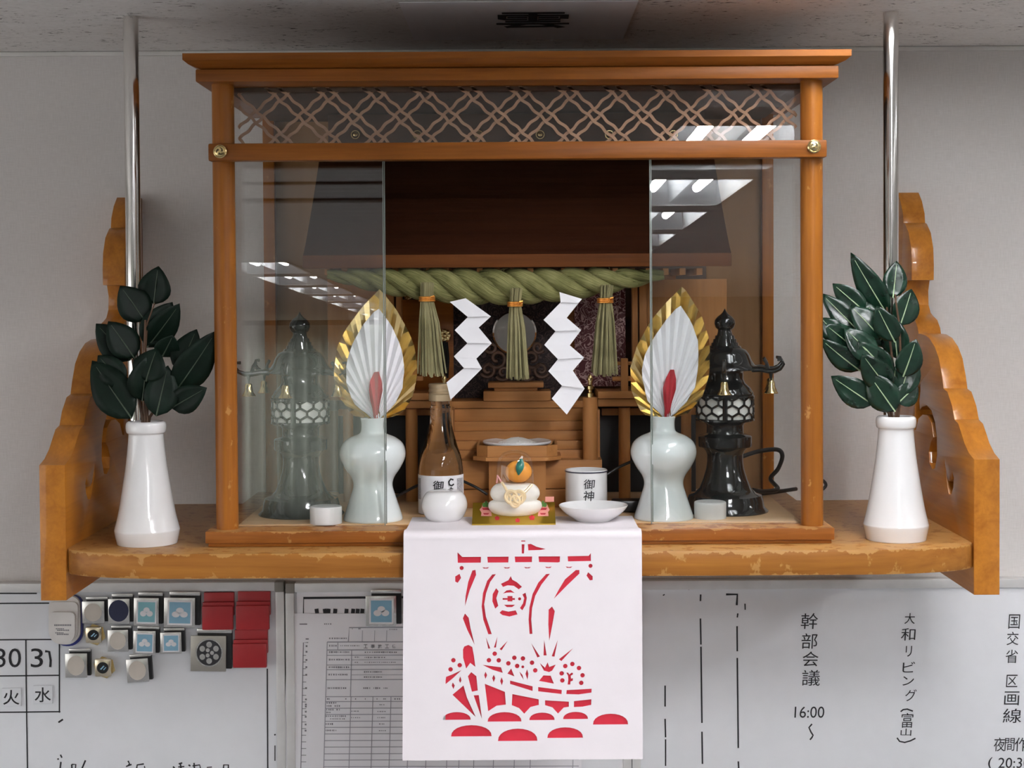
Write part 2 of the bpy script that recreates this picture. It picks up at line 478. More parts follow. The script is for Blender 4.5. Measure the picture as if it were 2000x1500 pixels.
win = thing('window_2', 'daylit window', 'window', ((W2X0 + W2X1) / 2, RY1 - .06, WZ0)); del win['category']; del win['label']; win['kind'] = 'structure'
g = G(); g.box(W2X0, W2X1, RY1 - .09, RY1 - .085, WZ0, WZ1, 0); g.build('window_pane', mk_emit('far_daylight_sky', (1, .99, .98), FAR_WINDOW_POWER), win, smooth=0)
for xx in (W2X0, (W2X0 + W2X1) / 2, W2X1):
    g = G(); g.box(xx - .025, xx + .025, RY1 - .085, RY1 - .03, WZ0, WZ1); g.build('window_mullion', M_ALU, win)
g = G(); g.box(RX0, RX1, RY1, 0, -.1, 0, 0); struct(g.build('floor', M_FLOOR, smooth=0))
holes = [[(x - FW / 2, y - FL / 2), (x + FW / 2, y - FL / 2), (x + FW / 2, y + FL / 2), (x - FW / 2, y + FL / 2)] for x, y, w, e in FIX]
SLOTS = [(-.62, Yd(.16)), (-.62, Yd(-.24))]
v, f = plate([[(RX0, RY1), (RX1, RY1), (RX1, 0), (RX0, 0)]] + holes, .012)
g = G(); g.add([(p.x, p.y, CEIL + .006 + p.z) for p in v], f); struct(g.build('ceiling', M_CEIL, smooth=0))
g = G(); g.box(RX0, RX1, RY1, .12, CEIL + .16, CEIL + .2, 0); struct(g.build('ceiling_slab', M_CREAM, smooth=0))
g = G(); g.box(RX0, RX1, -.006, 0, CEIL - .007, CEIL - .0005, .001); struct(g.build('trim_1', M_TRIM))

# recessed twin-tube lights
def light_fixture(w, x, y, e):
    t = thing('ceiling_light', 'recessed twin-tube ceiling light, ' + w, 'ceiling light', (x, y, CEIL), 'recessed ceiling lights')
    x0, x1, y0, y1 = x - FW / 2, x + FW / 2, y - FL / 2, y + FL / 2; z = CEIL; H = .135
    g = G()
    top = z + H
    prof = [(x0, z - .002), (x0 + .025, top), (x - .03, top), (x, z + .005), (x + .03, top), (x1 - .025, top), (x1, z - .002)]
    g.grid([[(a, y0, b) for a, b in prof], [(a, y1, b) for a, b in prof]])
    for yy, s_, sl in ((y0, 1, .20), (y1, -1, .05)):
        for xa_, xb_ in ((x0, x), (x, x1)):
            g.quad((xa_, yy, z - .002), (xb_, yy, z - .002), (xb_ - .03, yy + s_ * sl, top), (xa_ + .03, yy + s_ * sl, top))
    g.build('reflector', M_REFL, t, smooth=0, fixn=False)
    g = G()
    fr = .012
    g.box(x0 - fr, x1 + fr, y0 - fr, y0 + .001, z - .004, z + .004); g.box(x0 - fr, x1 + fr, y1 - .001, y1 + fr, z - .004, z + .004)
    g.box(x0 - fr, x0 + .001, y0, y1, z - .004, z + .004); g.box(x1 - .001, x1 + fr, y0, y1, z - .004, z + .004)
    g.build('rim', M_TRIM, t)
    for s_ in (-1, 1):
        cx = x + s_ * .066
        g = G(); g.tube([(cx, y0 + .20, z + .034), (cx, y1 - .03, z + .034)], .0135, 12); g.build('fluorescent_tube', tube_mat(e), t)
    return t
for x, y, w, e in FIX: light_fixture(w, x, y, e)
for i, (x, y) in enumerate(SLOTS):
    g = G(); g.box(-1.3, -.12, y - (.035 if i else .014), y + (.035 if i else .014), CEIL - .006, CEIL - .0005, .001)
    o = g.build('ceiling_slot', M_BLACK); struct(o); o.name = 'trim_2' if i == 0 else 'trim_3'
# curtain along the far left of the office
g = G(); rows = []
for zz in (.05, CEIL - .05):
    rows.append([(-3.5 + 2.45 * q / 280, RY1 + .12 + .04 * math.sin(q * .42) + .015 * math.sin(q * .11), zz) for q in range(281)])
g.grid(rows); o = g.build('window_curtain', M_CURT, smooth=80, fixn=False)
tag(o, 'pleated grey-green curtain along the far end of the office', 'curtain')

# ------------------------------------------------------------------ shelf hung from the ceiling
ZS = U(1013, 1078, 1.955).z              # top of the shelf
ZC = U(1013, 1035, 2.003).z              # floor of the glass case
shelf = thing('hanging_shelf', 'wide varnished wooden shelf with scalloped end brackets hung on steel rods', 'shelf', (0, Yd(2.2), ZS))
XI, XO = .5735, .606
pts = [(-XI, -.001), (XI, -.001)]
n = 14
for k in range(n + 1):
    a = k / n * math.pi / 2
    pts.append((XI - .155 * (1 - math.cos(a)), Yd(2.012) - (2.012 - 1.955) * math.sin(a)))
for k in range(n, -1, -1):
    a = k / n * math.pi / 2
    pts.append((-XI + .155 * (1 - math.cos(a)), Yd(2.012) - (2.012 - 1.955) * math.sin(a)))
v, f = plate([pts], .029, .001)
g = G(); g.add([(p.x, p.y, ZS - .0155 + p.z) for p in v], f); g.build('shelf_board', M_SHELF, shelf)
BP = [(1794.4, 377), (1801, 394), (1805.8, 416.7), (1807, 436), (1810.3, 437.5), (1818, 455), (1822.8, 484.7), (1824, 518.7), (1823.7, 546.2), (1815.8, 547), (1813, 568.6),
      (1813.7, 595.8), (1818, 611.7), (1822.8, 617.4), (1830.7, 625.3), (1836.4, 641), (1838, 652.3), (1848.8, 653.7), (1860, 660.5), (1871.5, 677.5), (1880, 700), (1886.4, 735),
      (1889.6, 759), (1890.6, 760.5), (1897.6, 765.6), (1907, 793), (1912, 820), (1913, 821), (1920, 828), (1926, 845.6), (1932.8, 866.4), (1942.4, 885.6), (1952.5, 897.8)]
prof = [(UX(a, b, XO).y, UX(a, b, XO).z) for a, b in BP]
zb = UX(1953, 1161, XO).z
yf = prof[-1][0]
outline = [(-.001, prof[0][1])] + prof + [(yf, zb), (-.001, zb)]
z7 = lambda L: [(UX(1760 + a / 3.125, 700 + b / 3.125, XI).y, UX(1760 + a / 3.125, 700 + b / 3.125, XI).z) for a, b in L]
hole1 = z7([(118, 150), (100, 170), (88, 260), (84, 330), (80, 440), (90, 440), (105, 370), (130, 345), (160, 350), (183, 395), (195, 480), (180, 510), (168, 570), (172, 640), (190, 678),
            (207, 675), (220, 590), (218, 480), (207, 390), (185, 315), (155, 284), (125, 295), (115, 310), (111, 260), (118, 200)])
hole2 = z7([(262, 598), (270, 660), (280, 720), (290, 745), (300, 748), (308, 735), (312, 692), (322, 730), (318, 790), (305, 835), (290, 830), (282, 790), (273, 720), (264, 650)])
v, f = plate([outline, hole1, hole2], XO - XI - .0012, .0006)
for s_ in (1, -1):
    g = G(); g.add([(s_ * ((XI + XO) / 2 + p.z), p.x, p.y) for p in v], f)
    g.build('bracket', M_BR, shelf, smooth=30)
for px in (258.5, 1740):
    c = U(px, 300, 2.126)
    g = G(); g.tube([(c.x, c.y, ZS - .001), (c.x, c.y, CEIL - .0005)], .0101, 24); g.build('hanging_rod', M_ROD, shelf)

# ------------------------------------------------------------------ glass case
case = thing('glass_shrine_case', 'varnished wooden glass-fronted case with a lattice band under its cornice', 'display case', (0, Yd(2.2), ZS))
def zz(y, D): return U(1013, y, D).z
DB = 2.41                                # back of the case
k = S(2.003)
g = G(); g.box(-617 * k, 617 * k, Yd(2.003), Yd(DB), ZS + .005, ZC, .0015); g.build('base_board', M_CASEB, case)
g = G(); g.box(-612 * k, 612 * k, Yd(2.006), Yd(DB), ZS + .0002, ZS + .005, .0008); g.build('base_plinth', M_CASE, case)
g = G(); g.box(-.365, .365, Yd(2.052), Yd(2.395), ZC, ZC + .0015, .0004); g.build('floor_board', M_FLOORW, case)
ZF = ZC + .0015
zt = zz(100, 1.985)
zcm, zcb = zz(128, 1.985), zz(156, 2.0)
# cornice: an upper moulding with a curved underside and a lower beam
k = S(1.985); xw = 651 * k
g = G(); pr = [(0, zt), (0, zt - (zt - zcm) * .45), (.006, zt - (zt - zcm) * .72), (.014, zt - (zt - zcm) * .9), (.020, zcm), (2.428 - 1.985 - .02, zcm), (2.428 - 1.985 - .02, zt)]
vs = []
for x_, s_ in ((-xw, 1), (xw, -1)):
    for d, z in pr: vs.append((x_ + s_ * (d if d < .03 else .0), Yd(1.985) + d, z))
n = len(pr)
g.add(vs, [tuple(range(n)), tuple(range(2 * n - 1, n - 1, -1))] + [(i, i + n, (i + 1) % n + n, (i + 1) % n) for i in range(n)])
g.build('cornice', M_CASE, case, smooth=30)
k = S(2.0); g = G(); g.box(-626 * k, 626 * k, Yd(2.0), Yd(2.415), zcb, zcm, .0018); g.build('top_beam', M_CASE, case)
# posts
XP = 573 * S(2.03)
for s_ in (-1, 1):
    g = G(); g.tube([(s_ * XP, Yd(2.031), ZC), (s_ * XP, Yd(2.031), zcb)], .0141, 28); g.build('front_post', M_POST, case)
    xr = U(1013 + s_ * 486, 500, 2.40).x
    g = G(); g.box(xr - .0085, xr + .0085, Yd(2.395), Yd(2.41), ZC, zcb, .001); g.build('rear_post', M_POST, case)
# rail with two metal crests
zr1, zr0 = zz(276.5, 2.005), zz(310.5, 2.005)
g = G(); g.box(-603 * S(2.005), 603 * S(2.005), Yd(2.005), Yd(2.028), zr0, zr1, .0022); g.build('cross_rail', M_CASE, case)
for px, py in ((430, 296), (1590, 286)):
    c = U(px, py, 2.004); g = G()
    N = 28; rr = 13.2 * S(2.0)
    pr = [(0, .0028), (rr * .35, .0027), (rr * .75, .0018), (rr * .82, .0024), (rr, .0012), (rr, 0)]
    vs = [(c.x + r * math.cos(2 * math.pi * q / N), c.y - h, c.z + r * math.sin(2 * math.pi * q / N)) for r, h in pr for q in range(N)]
    g.add(vs, [(i * N + q, i * N + (q + 1) % N, (i + 1) * N + (q + 1) % N, (i + 1) * N + q) for i in range(len(pr) - 1) for q in range(N)])
    m = g.build('crest_cap', M_BRASS, case, smooth=50)
    g = G()                               # three commas of the crest
    for q in range(3):
        a0 = q * 2.094
        pl = []
        for i in range(9):
            a = a0 + i * .2; r0 = rr * (.28 + .04 * i); w = rr * .17 * (1 - i / 9)
            pl.append((a, r0 + w, r0 - w))
        for i in range(8):
            A, B = pl[i], pl[i + 1]
            P = lambda a, r: (c.x + r * math.cos(a), c.y - .0033, c.z + r * math.sin(a))
            g.add([P(A[0], A[1]), P(A[0], A[2]), P(B[0], B[2]), P(B[0], B[1])], [(0, 1, 2, 3)])
    g.build('crest_commas', plain('dark_bronze', (.10, .08, .04), .5, .6), m, fixn=False)  # commas in plain dark bronze
# lattice of wavy slats in crossing pairs
yl0, yl1 = 158, 284
DL = 2.06; kL = S(DL)
zl1, zl0 = zz(yl0, DL), zz(yl1, DL)
XL = XP - .013
H = zl1 - zl0
per, sep, slope = 94 * kL, 25 * kL, .914
hw = .0019
def slat(xs, fam, y):
    """centre line x = xs + t / slope from the bottom rail to the top, clipped at the posts"""
    n = 40; A = []; B = []
    nx, nz = (-slope, 1) if fam > 0 else (slope, 1)
    ln = math.hypot(nx, nz); nx /= ln; nz /= ln
    for i in range(n + 1):
        t = H * i / n
        x = xs + fam * t / slope
        if abs(x) > XL: continue
        d = .0009 * math.sin(2 * math.pi * (t / (per * slope) * 4 + (0.25 if fam > 0 else .6)))
        A.append((x + nx * (d + hw), t + nz * (d + hw))); B.append((x + nx * (d - hw), t + nz * (d - hw)))
    if len(A) < 3: return None
    clip = lambda p: (max(-XL, min(XL, p[0])), min(H, max(0, p[1])))
    A = [clip(p) for p in A]; B = [clip(p) for p in B]
    g = G(); m = len(A)
    vs = [(a[0], y, zl0 + a[1]) for a in A] + [(b[0], y, zl0 + b[1]) for b in B]
    vs += [(p[0], p[1] + .0022, p[2]) for p in vs]
    fs = []
    for i in range(m - 1):
        fs += [(i, i + 1, m + i + 1, m + i), (2 * m + i, 3 * m + i, 3 * m + i + 1, 2 * m + i + 1), (i, 2 * m + i, 2 * m + i + 1, i + 1), (m + i, m + i + 1, 3 * m + i + 1, 3 * m + i)]
    g.add(vs, fs); return g
xa = U(440 + 585 / 6.25, 168, DL).x       # where one slat of each family meets the top edge
xb = U(440 + 905 / 6.25, 168, DL).x
for fam, x_top in ((-1, xa), (1, xb)):
    for q in range(-14, 26):
        for h in (0, 1):
            xt = x_top + q * per - h * sep
            xs = xt - fam * H / slope
            sg = slat(xs, fam, Yd(DL) + (0 if fam < 0 else .0023))
            if sg: sg.build('lattice_slat', M_LATT, case, smooth=0)
# glass: one fixed pane over the lattice, a stacked pair of sliding panes on either side
TILT = math.tan(R(.92))
def pane(x0, x1, z0, z1, D, name='glass_pane', th=.003, tilt=TILT):
    g = G(); y0 = Yd(D)
    f_ = lambda z: y0 + (z - z0) * tilt
    g.add([(x, f_(z) + d, z) for d in (0, th) for z in (z0, z1) for x in (x0, x1)],
          [(0, 1, 3, 2), (4, 6, 7, 5), (0, 4, 5, 1), (2, 3, 7, 6), (0, 2, 6, 4), (1, 5, 7, 3)])
    o = g.build(name, M_GLASS, case, smooth=0)
    if name == 'sliding_pane':            # ground edge of the sheet
        xe_ = x1 if x0 < -.2 else x0
        e = G(); e.add([(x, f_(z) + d, z) for d in (-.0002, th + .0002) for z in (z0, z1) for x in (xe_ - .0006, xe_ + .0006)],
                       [(0, 1, 3, 2), (4, 6, 7, 5), (0, 4, 5, 1), (2, 3, 7, 6), (0, 2, 6, 4), (1, 5, 7, 3)])
        e.build('pane_edge', M_PEDGE, o, smooth=0)
    return o
pane(-XL - .006, XL + .006, zr1 - .004, zcb, 2.052, 'lattice_glass')
xl = lambda p: U(p, 650, 2.04).x
for D, d in ((2.043, 0), (2.054, 4)):
    pane(-XL - .004, xl(748.5 + d * .4), ZC + .0005, zr0 + .003, D, 'sliding_pane', tilt=math.tan(R(1.36)))
    pane(xl(1271.5 + d), XL + .004, ZC + .0005, zr0 + .003, D, 'sliding_pane')
# back and roof of the case
g = G(); g.box(-.372, .372, Yd(2.4105), Yd(2.414), ZC, zcb, .0005); g.build('back_panel', M_BACK, case)
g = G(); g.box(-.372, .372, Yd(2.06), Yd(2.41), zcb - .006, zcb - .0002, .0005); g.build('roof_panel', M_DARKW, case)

# ------------------------------------------------------------------ miniature shrine
shr = thing('miniature_shrine', 'small cypress household shrine with dark roof and front stairs inside the case', 'shrine', (0, Yd(2.25), ZF))
def part(name, mat, *boxes, parent=None, **kw):
    g = G()
    for b in boxes: g.pbox(*b)
    return g.build(name, mat, parent or shr, **kw)
CX = 1010
c = U(CX, 498, 2.125); kk = S(2.125)
xe = 418 * kk
# roof: a thick sloping board with shallow courses, an eave board and a ridge
zE = U(CX, 497, 2.125).z; zR = U(CX, 300, 2.32).z
g = G(); N = 26
rows = []
for i in range(N + 1):
    t = i / N; y = Yd(2.125) + .195 * t; z = zE + (zR - zE) * (t ** 1.12)
    rows.append((y, z)); 
    if i < N: rows.append((y + .195 / N * .98, z + (zR - zE) * ((t + .965 / N) ** 1.12 - t ** 1.12)))
g.grid([[(c.x - xe, y, z) for y, z in rows], [(c.x + xe, y, z) for y, z in rows]])
g.grid([[(c.x - xe, y + .004, z - .016) for y, z in rows], [(c.x + xe, y + .004, z - .016) for y, z in rows]])
for sx in (-xe, xe):
    g.add([(c.x + sx, y, z) for y, z in rows] + [(c.x + sx, y + .004, z - .016) for y, z in rows],
          [(i, i + 1, len(rows) + i + 1, len(rows) + i) for i in range(len(rows) - 1)])
g.build('roof_slope', M_ROOF, shr, smooth=0, fixn=False)
g = G(); g.box(c.x - xe, c.x + xe, Yd(2.122), Yd(2.137), U(CX, 522, 2.125).z, zE + .0005, .001); g.build('eave_board', wood('eave_dark_wood', (.075, .022, .006), (.16, .052, .012), 'X', .6, 45, spec=.1), shr)
g = G(); g.box(c.x - xe * .95, c.x + xe * .95, Yd(2.30), Yd(2.325), zR - .012, zcb - .0075, .0015); g.build('ridge_beam_screen', M_DARKW, shr)  # ridge raised to the roof as a dark screen, shading behind the lattice
for px in (694, 815, 935, 1055, 1190, 1315):
    q = U(px, 263, 2.298); g = G(); N = 20
    ring = [(q.x + .0058 * math.cos(2 * math.pi * i / N), q.y, q.z + .0058 * math.sin(2 * math.pi * i / N)) for i in range(N)]
    g.tube(ring, .0012, 6, closed=True); g.ball((q.x, q.y, q.z), .0035, .0015, .0035, 10, 6)
    g.build('roof_crest', M_GOLD, shr)
for i in range(23):
    px = 640 + i * 33; q = U(px, 531, 2.142)
    g = G(); g.box(q.x - .004, q.x + .004, Yd(2.14), Yd(2.27), q.z - .004, q.z + .005, .0006); g.build('rafter', M_HIN, shr)
g = G(); g.pbox(700, 1320, 534, 548, 2.27, 2.285); g.build('lintel_beam', M_HIN, shr)
# body of the shrine
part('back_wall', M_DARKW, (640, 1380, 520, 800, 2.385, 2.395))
part('inner_wall', M_BROCD, (872, 1118, 560, 790, 2.362, 2.366), label='dark patterned brocade behind the mirror')
part('brocade_curtain', M_BROC, (1122, 1222, 560, 755, 2.335, 2.338), label='red brocade with pale scrolls beside the doorway')
part('door_leaf', M_CASE, (784, 886, 585, 780, 2.335, 2.342), label='brown wooden door leaf left of the mirror')
part('door_leaf', M_CASE, (1104, 1126, 560, 780, 2.345, 2.352))
for x0, x1 in ((1235, 1246), (1249, 1264), (757, 770), (774, 785)):
    part('pillar', M_HINV, (x0, x1, 545, 782, 2.30, 2.318))
for x0, x1 in ((640, 757), (1264, 1420)):
    part('side_wall', M_HINV, (x0, x1, 545, 782, 2.34, 2.35))
# veranda, columns, base
part('veranda', M_HIN, (1168, 1330, 764, 778, 2.262, 2.39), (1168, 1330, 779, 794, 2.268, 2.39))
part('veranda', M_HIN, (690, 848, 768, 782, 2.262, 2.39), (690, 848, 783, 798, 2.268, 2.39))
part('threshold_beam', M_HIN, (852, 1168, 783, 797, 2.29, 2.39))
part('crawl_space_shade', M_BLACK, (660, 1360, 797, 1000, 2.37, 2.375))  # black sheet painted as the shade in the void under the veranda
for x0, x1 in ((1208, 1231), (1330, 1350), (792, 816), (670, 690)):
    q0 = U((x0 + x1) / 2, 850, 2.28); g = G(); g.tube([(q0.x, q0.y, ZF), (q0.x, q0.y, U(CX, 797, 2.28).z)], (x1 - x0) / 2 * S(2.28), 16)
    g.build('floor_column', M_HINV, shr)
part('floor_brace', M_HIN, (1175, 1360, 797, 811, 2.30, 2.31)); part('floor_brace', M_HIN, (660, 850, 799, 812, 2.30, 2.31))
ya = [797, 822, 841, 860, 878, 898]
Ds = [2.285, 2.272, 2.259, 2.246, 2.233, 2.22]
for i in range(5):
    part('stair_step', M_HIN, (886, 1140, ya[i] + 1, ya[i + 1], Ds[i], Ds[i] + .05))
zb_ = U(CX, 899, 2.205).z
xl_, xr_ = U(846, 899, 2.205).x, U(1176, 899, 2.205).x
g = G(); g.box(xl_, xr_, Yd(2.205), Yd(2.385), ZF + .026, zb_, .001); g.build('stair_base', M_HIN, shr)
g = G(); g.box(xl_ - .004, xr_ + .004, Yd(2.20), Yd(2.385), ZF + .0002, ZF + .025, .001); g.build('stair_plinth', M_HIN, shr)
part('stair_cheek', M_HINV, (1140, 1172, 800, 898, 2.24, 2.30)); part('stair_cheek', M_HINV, (851, 886, 800, 898, 2.24, 2.30))
for px in (1153, 868):
    q = U(px, 840, 2.215); r = 14.5 * S(2.215); ztop = U(px, 776, 2.215).z
    g = G(); g.tube([(q.x, q.y, zb_), (q.x, q.y, ztop)], r, 20); nw = g.build('newel_post', M_HINV, shr)
    g = G(); pr = [(9, 776), (9, 768), (5, 766), (5, 762), (9, 760), (9, 754), (5, 751), (6, 745), (8, 740), (6, 735), (2, 731), (0, 729)]
    g.lathe(q.x, q.y, [(a * S(2.215) * .72, U(px, b, 2.215).z) for a, b in pr], 16); g.build('brass_finial', M_BRASS, nw)
for s_, x0, x1 in ((1, 1196, 1330), (-1, 690, 826)):
    part('railing', M_HIN, (x0, x1, 706, 713, 2.275, 2.283), (x0, x1, 735, 744, 2.275, 2.283))
    xp = 1220 if s_ > 0 else 802
    part('railing_post', M_HINV, (xp - 7, xp + 7, 700, 765, 2.272, 2.286))
# gold fittings and cords on the left leaf
for px, py, rr in ((797, 577, 9), (868, 655, 13), (842, 650, 10)):
    q = U(px, py, 2.33); g = G()
    for i in range(8):
        a = i * math.pi / 4; g.ball((q.x + rr * .6 * S(2.33) * math.cos(a), q.y, q.z + rr * .6 * S(2.33) * math.sin(a)), rr * .42 * S(2.33), .002, rr * .42 * S(2.33), 8, 6)
    g.ball((q.x, q.y - .001, q.z), rr * .4 * S(2.33), .003, rr * .4 * S(2.33), 8, 6); g.build('gilt_fitting', M_GOLD, shr)
for px in (868, 872, 863):
    g = G(); g.tube([U(px, 668, 2.328), U(px + 3, 700, 2.327), U(px + 1, 738, 2.328)], .0022, 6); g.build('black_cord', M_LACQ, shr)

# mirror on its cloud stand
c0 = U(1005, 650, 2.31); mir = thing('sacred_mirror', 'round polished mirror on a carved cloud stand behind the middle tassel', 'mirror', (c0.x, c0.y, U(1010, 783, 2.31).z))
g = G(); N = 40; r = 43 * S(2.31); pr = [(0, .0035), (r * .8, .003), (r * .93, .003), (r, .001), (r, -.003), (0, -.003)]
vs = [(c0.x + a * math.cos(2 * math.pi * q / N), c0.y - h, c0.z + a * math.sin(2 * math.pi * q / N)) for a, h in pr for q in range(N)]
g.add(vs, [(i * N + q, i * N + (q + 1) % N, (i + 1) * N + (q + 1) % N, (i + 1) * N + q) for i in range(len(pr) - 1) for q in range(N)])
g.build('mirror_disc', M_ROD, mir)
g = G()
for s_ in (-1, 1):
    for cx_, cy_, r0, turns in ((34, 700, 20, 1.2), (52, 722, 16, 1.3), (22, 728, 16, 1.2), (46, 678, 12, 1.1)):
        P = []
        for i in range(26):
            a = i / 25 * turns * 2 * math.pi + .5; rr = r0 * (1 - .75 * i / 25)
            q = U(1005 + s_ * (cx_ + rr * math.cos(a)), cy_ + rr * math.sin(a), 2.315); P.append(q)
        g.tube(P, .0026, 6)
g.build('cloud_stand', plain('carved_dark_wood', (.10, .045, .022), .45, var=.2), mir)
for i, b in enumerate(((953, 1062, 747, 757.5, 2.29, 2.335), (965, 1050, 757.5, 764, 2.294, 2.331), (944, 1076, 764, 783, 2.284, 2.34))):
    g = G(); g.pbox(*b); g.build('pedestal_tier', M_HIN, mir)

# ------------------------------------------------------------------ straw rope with tassels
DR = 2.142
c = U(1010, 545, DR)
rope = thing('straw_rope', 'thick twisted green straw rope with three tassels hung under the shrine eave', 'rope', (c.x, c.y, c.z))
N = 150; x0p, x1p = 640, 1296
def rope_axis(t):
    px = x0p + (x1p - x0p) * t; u = (t - .5) * 2
    py = 560 - 24 * abs(u) ** 1.8
    rad = (25 * max(0, 1 - abs(u) ** 2.4) + 9) * S(DR)
    return U(px, py, DR), rad
for kx in range(3):
    P = []; RR = []
    for i in range(N + 1):
        t = i / N; q, rad = rope_axis(t)
        a = 2 * math.pi * ((x1p - x0p) * t / 158) + kx * 2.094
        P.append(q + Vector((0, -math.sin(a), math.cos(a))) * rad * .53); RR.append(rad * .545)
    g = G(); g.tube(P, RR, 16); g.build('strand', M_STRAW, rope, smooth=60)
g = G()
for i in range(70):                       # loose straws standing off the rope
    t = random.uniform(.05, .95); q, rad = rope_axis(t); a = random.uniform(0, 6.28)
    p0 = q + Vector((0, -abs(math.sin(a)), math.cos(a))) * rad * .98
    d = Vector((random.uniform(-.5, 1), random.uniform(-.5, 0), random.uniform(-.6, .3))) * .012
    g.tube([p0, p0 + d * .5 + Vector((0, 0, .001)), p0 + d], [.0006, .0005, .0002], 4)
g.build('loose_straws', M_STRAW, rope, kind='stuff')
def tassel(xt, yt, xband, yband, xl, xr, yb, wt):
    q = U(xband, yband, DR - .026)
    Dt = DR - .028
    g = G(); nS = 52
    for i in range(nS):
        a = random.uniform(0, 2 * math.pi); r = math.sqrt(random.random())
        dx, dy = r * math.cos(a), r * math.sin(a)
        xm = (xl + xr) / 2; hw_ = (xr - xl) / 2
        P = [U(xt + dx * wt * .9, yt + random.uniform(0, 3), Dt + dy * .010), U(xband + dx * wt * .8, yband, Dt + dy * .008),
             U(xband * .55 + xm * .45 + dx * (wt * .75 + hw_ * .3), yband + 45, Dt + dy * .013), U(xm + dx * hw_, yb + random.uniform(-7, 2) - 4 * abs(dx), Dt + dy * .017)]
        g.tube(P, [.0012, .0013, .0014, .0011], 5, flat=.7)
    P = []
    ts = g.build('tassel', M_STRAWT, rope, kind='stuff')
    g = G(); zc = U(xband, yband, Dt); rr = wt * .98 * S(Dt)
    ring = [(zc.x + rr * math.cos(2 * math.pi * i / 20), zc.y + .0105 * math.sin(2 * math.pi * i / 20), zc.z) for i in range(20)]
    for dz in (-.0022, 0, .0022):
        g.tube([(a, b, c_ + dz) for a, b, c_ in ring], .0013, 6, closed=True)
    g.tube([(zc.x + .003, zc.y - .012, zc.z - .002), (zc.x + .006, zc.y - .0135, zc.z + .003), (zc.x + .010, zc.y - .011, zc.z + .004)], .0011, 5)
    g.build('tassel_tie', M_TIE, ts)
tassel(835, 551, 834, 584, 813, 876, 736, 15)
tassel(1008, 562, 1006, 594, 985, 1036, 742, 14)
tassel(1184, 556, 1182, 587, 1149, 1207, 735, 15)

# zigzag paper streamers
def shide(label, Ls, Rs, name='paper_streamer'):
    q = U(Ls[0][0], Ls[0][1], 2.105); t = thing(name, label, 'paper streamer', q, 'zigzag streamers on the rope')
    for i in range(len(Ls) - 1):
        d0 = 2.1045 + (.0012 if i % 2 else 0); d1 = d0 - .0016
        a, b, c_, d = U(*Ls[i], d0), U(*Rs[i], d0), U(*Rs[i + 1], d1), U(*Ls[i + 1], d1)
        n_ = (b - a).cross(d - a).normalized() * .0004
        G().prism([a, b, c_, d], n_).build('paper_fold', M_PAPER, t, smooth=0)
    return t
shide('white zigzag paper streamer hanging between the left and middle tassels', [(878.4, 589.6), (913.6, 619.2), (888, 644.8), (912.8, 670.4), (886.4, 696), (906, 719), (872, 747)],
      [(909.6, 582.4), (959, 618), (935, 639.7), (960.5, 670.4), (930.4, 700.5), (941.3, 720), (880, 781)])
shide('white zigzag paper streamer hanging between the middle and right tassels',
      [(1092.8, 570.4), (1095, 590.4), (1061.6, 624.8), (1084.8, 647), (1063, 673.6), (1089.6, 701.6), (1071, 724.8), (1097.6, 753.6), (1077.6, 778.4)],
      [(1136.8, 584), (1130, 592), (1107, 620.8), (1135, 644.8), (1112.8, 674.4), (1140.8, 698.4), (1119, 724), (1142, 759), (1107, 809.6)])

# ------------------------------------------------------------------ vessels
def profile(cx, pts, D, zfloor):
    return [(r * S(D), U(cx, y, D).z if y is not None else zfloor) for r, y in pts]
def smooth_prof(pr, n=4):                 # Catmull-Rom through the measured points
    out = []
    for i in range(len(pr) - 1):
        p0 = pr[max(i - 1, 0)]; p1 = pr[i]; p2 = pr[i + 1]; p3 = pr[min(i + 2, len(pr) - 1)]
        for j in range(n):
            t = j / n; q = []
            for a in (0, 1):
                q.append(.5 * (2 * p1[a] + (p2[a] - p0[a]) * t + (2 * p0[a] - 5 * p1[a] + 4 * p2[a] - p3[a]) * t * t + (3 * p1[a] - p0[a] - 3 * p2[a] + p3[a]) * t ** 3))
            out.append((max(q[0], 0), q[1]))
    return out + [pr[-1]]
def vessel(name, label, cat, cx, pts, D, zf, mat, group=None, seg=48, n=4, inner=None, part_name='body'):
    c = U(cx, pts[len(pts) // 2][1] or 900, D)
    t = thing(name, label, cat, (c.x, c.y, zf), group)
    pr = smooth_prof(profile(cx, pts, D, zf), n)
    if inner: pr = pr + profile(cx, inner, D, zf)
    g = G(); g.lathe(c.x, c.y, pr, seg); g.build(part_name, mat, t, smooth=40)
    return t, c
for px, lab, side in ((728, 'pale celadon sake flask beside the glass bottle', 'left'), (1296, 'pale celadon sake flask in front of the right sliding pane edge', 'right')):
    dy = 0 if px < 1000 else -3
    D = floorD(px, 1023 + dy, ZF) + .0385
    yb_ = 1012 + dy
    vessel('sake_flask', lab, 'flask', px, [(50, None), (57, None), (57.5, 1009 + dy), (52, 992 + dy), (44, 968 + dy), (38.5, 948 + dy), (42, 932 + dy), (54, 914 + dy), (63, 895 + dy), (64, 880 + dy), (58, 865 + dy), (44, 854 + dy), (27, 847 + dy), (22.5, 840 + dy), (22, 826 + dy), (23.5, 817 + dy), (22, 815.5 + dy)], D, ZF, M_CELA,
           'sake flasks holding the fan ornaments', inner=[(17.5, 816.5 + dy), (17, 840 + dy), (17, 850 + dy), (0, 851 + dy)])

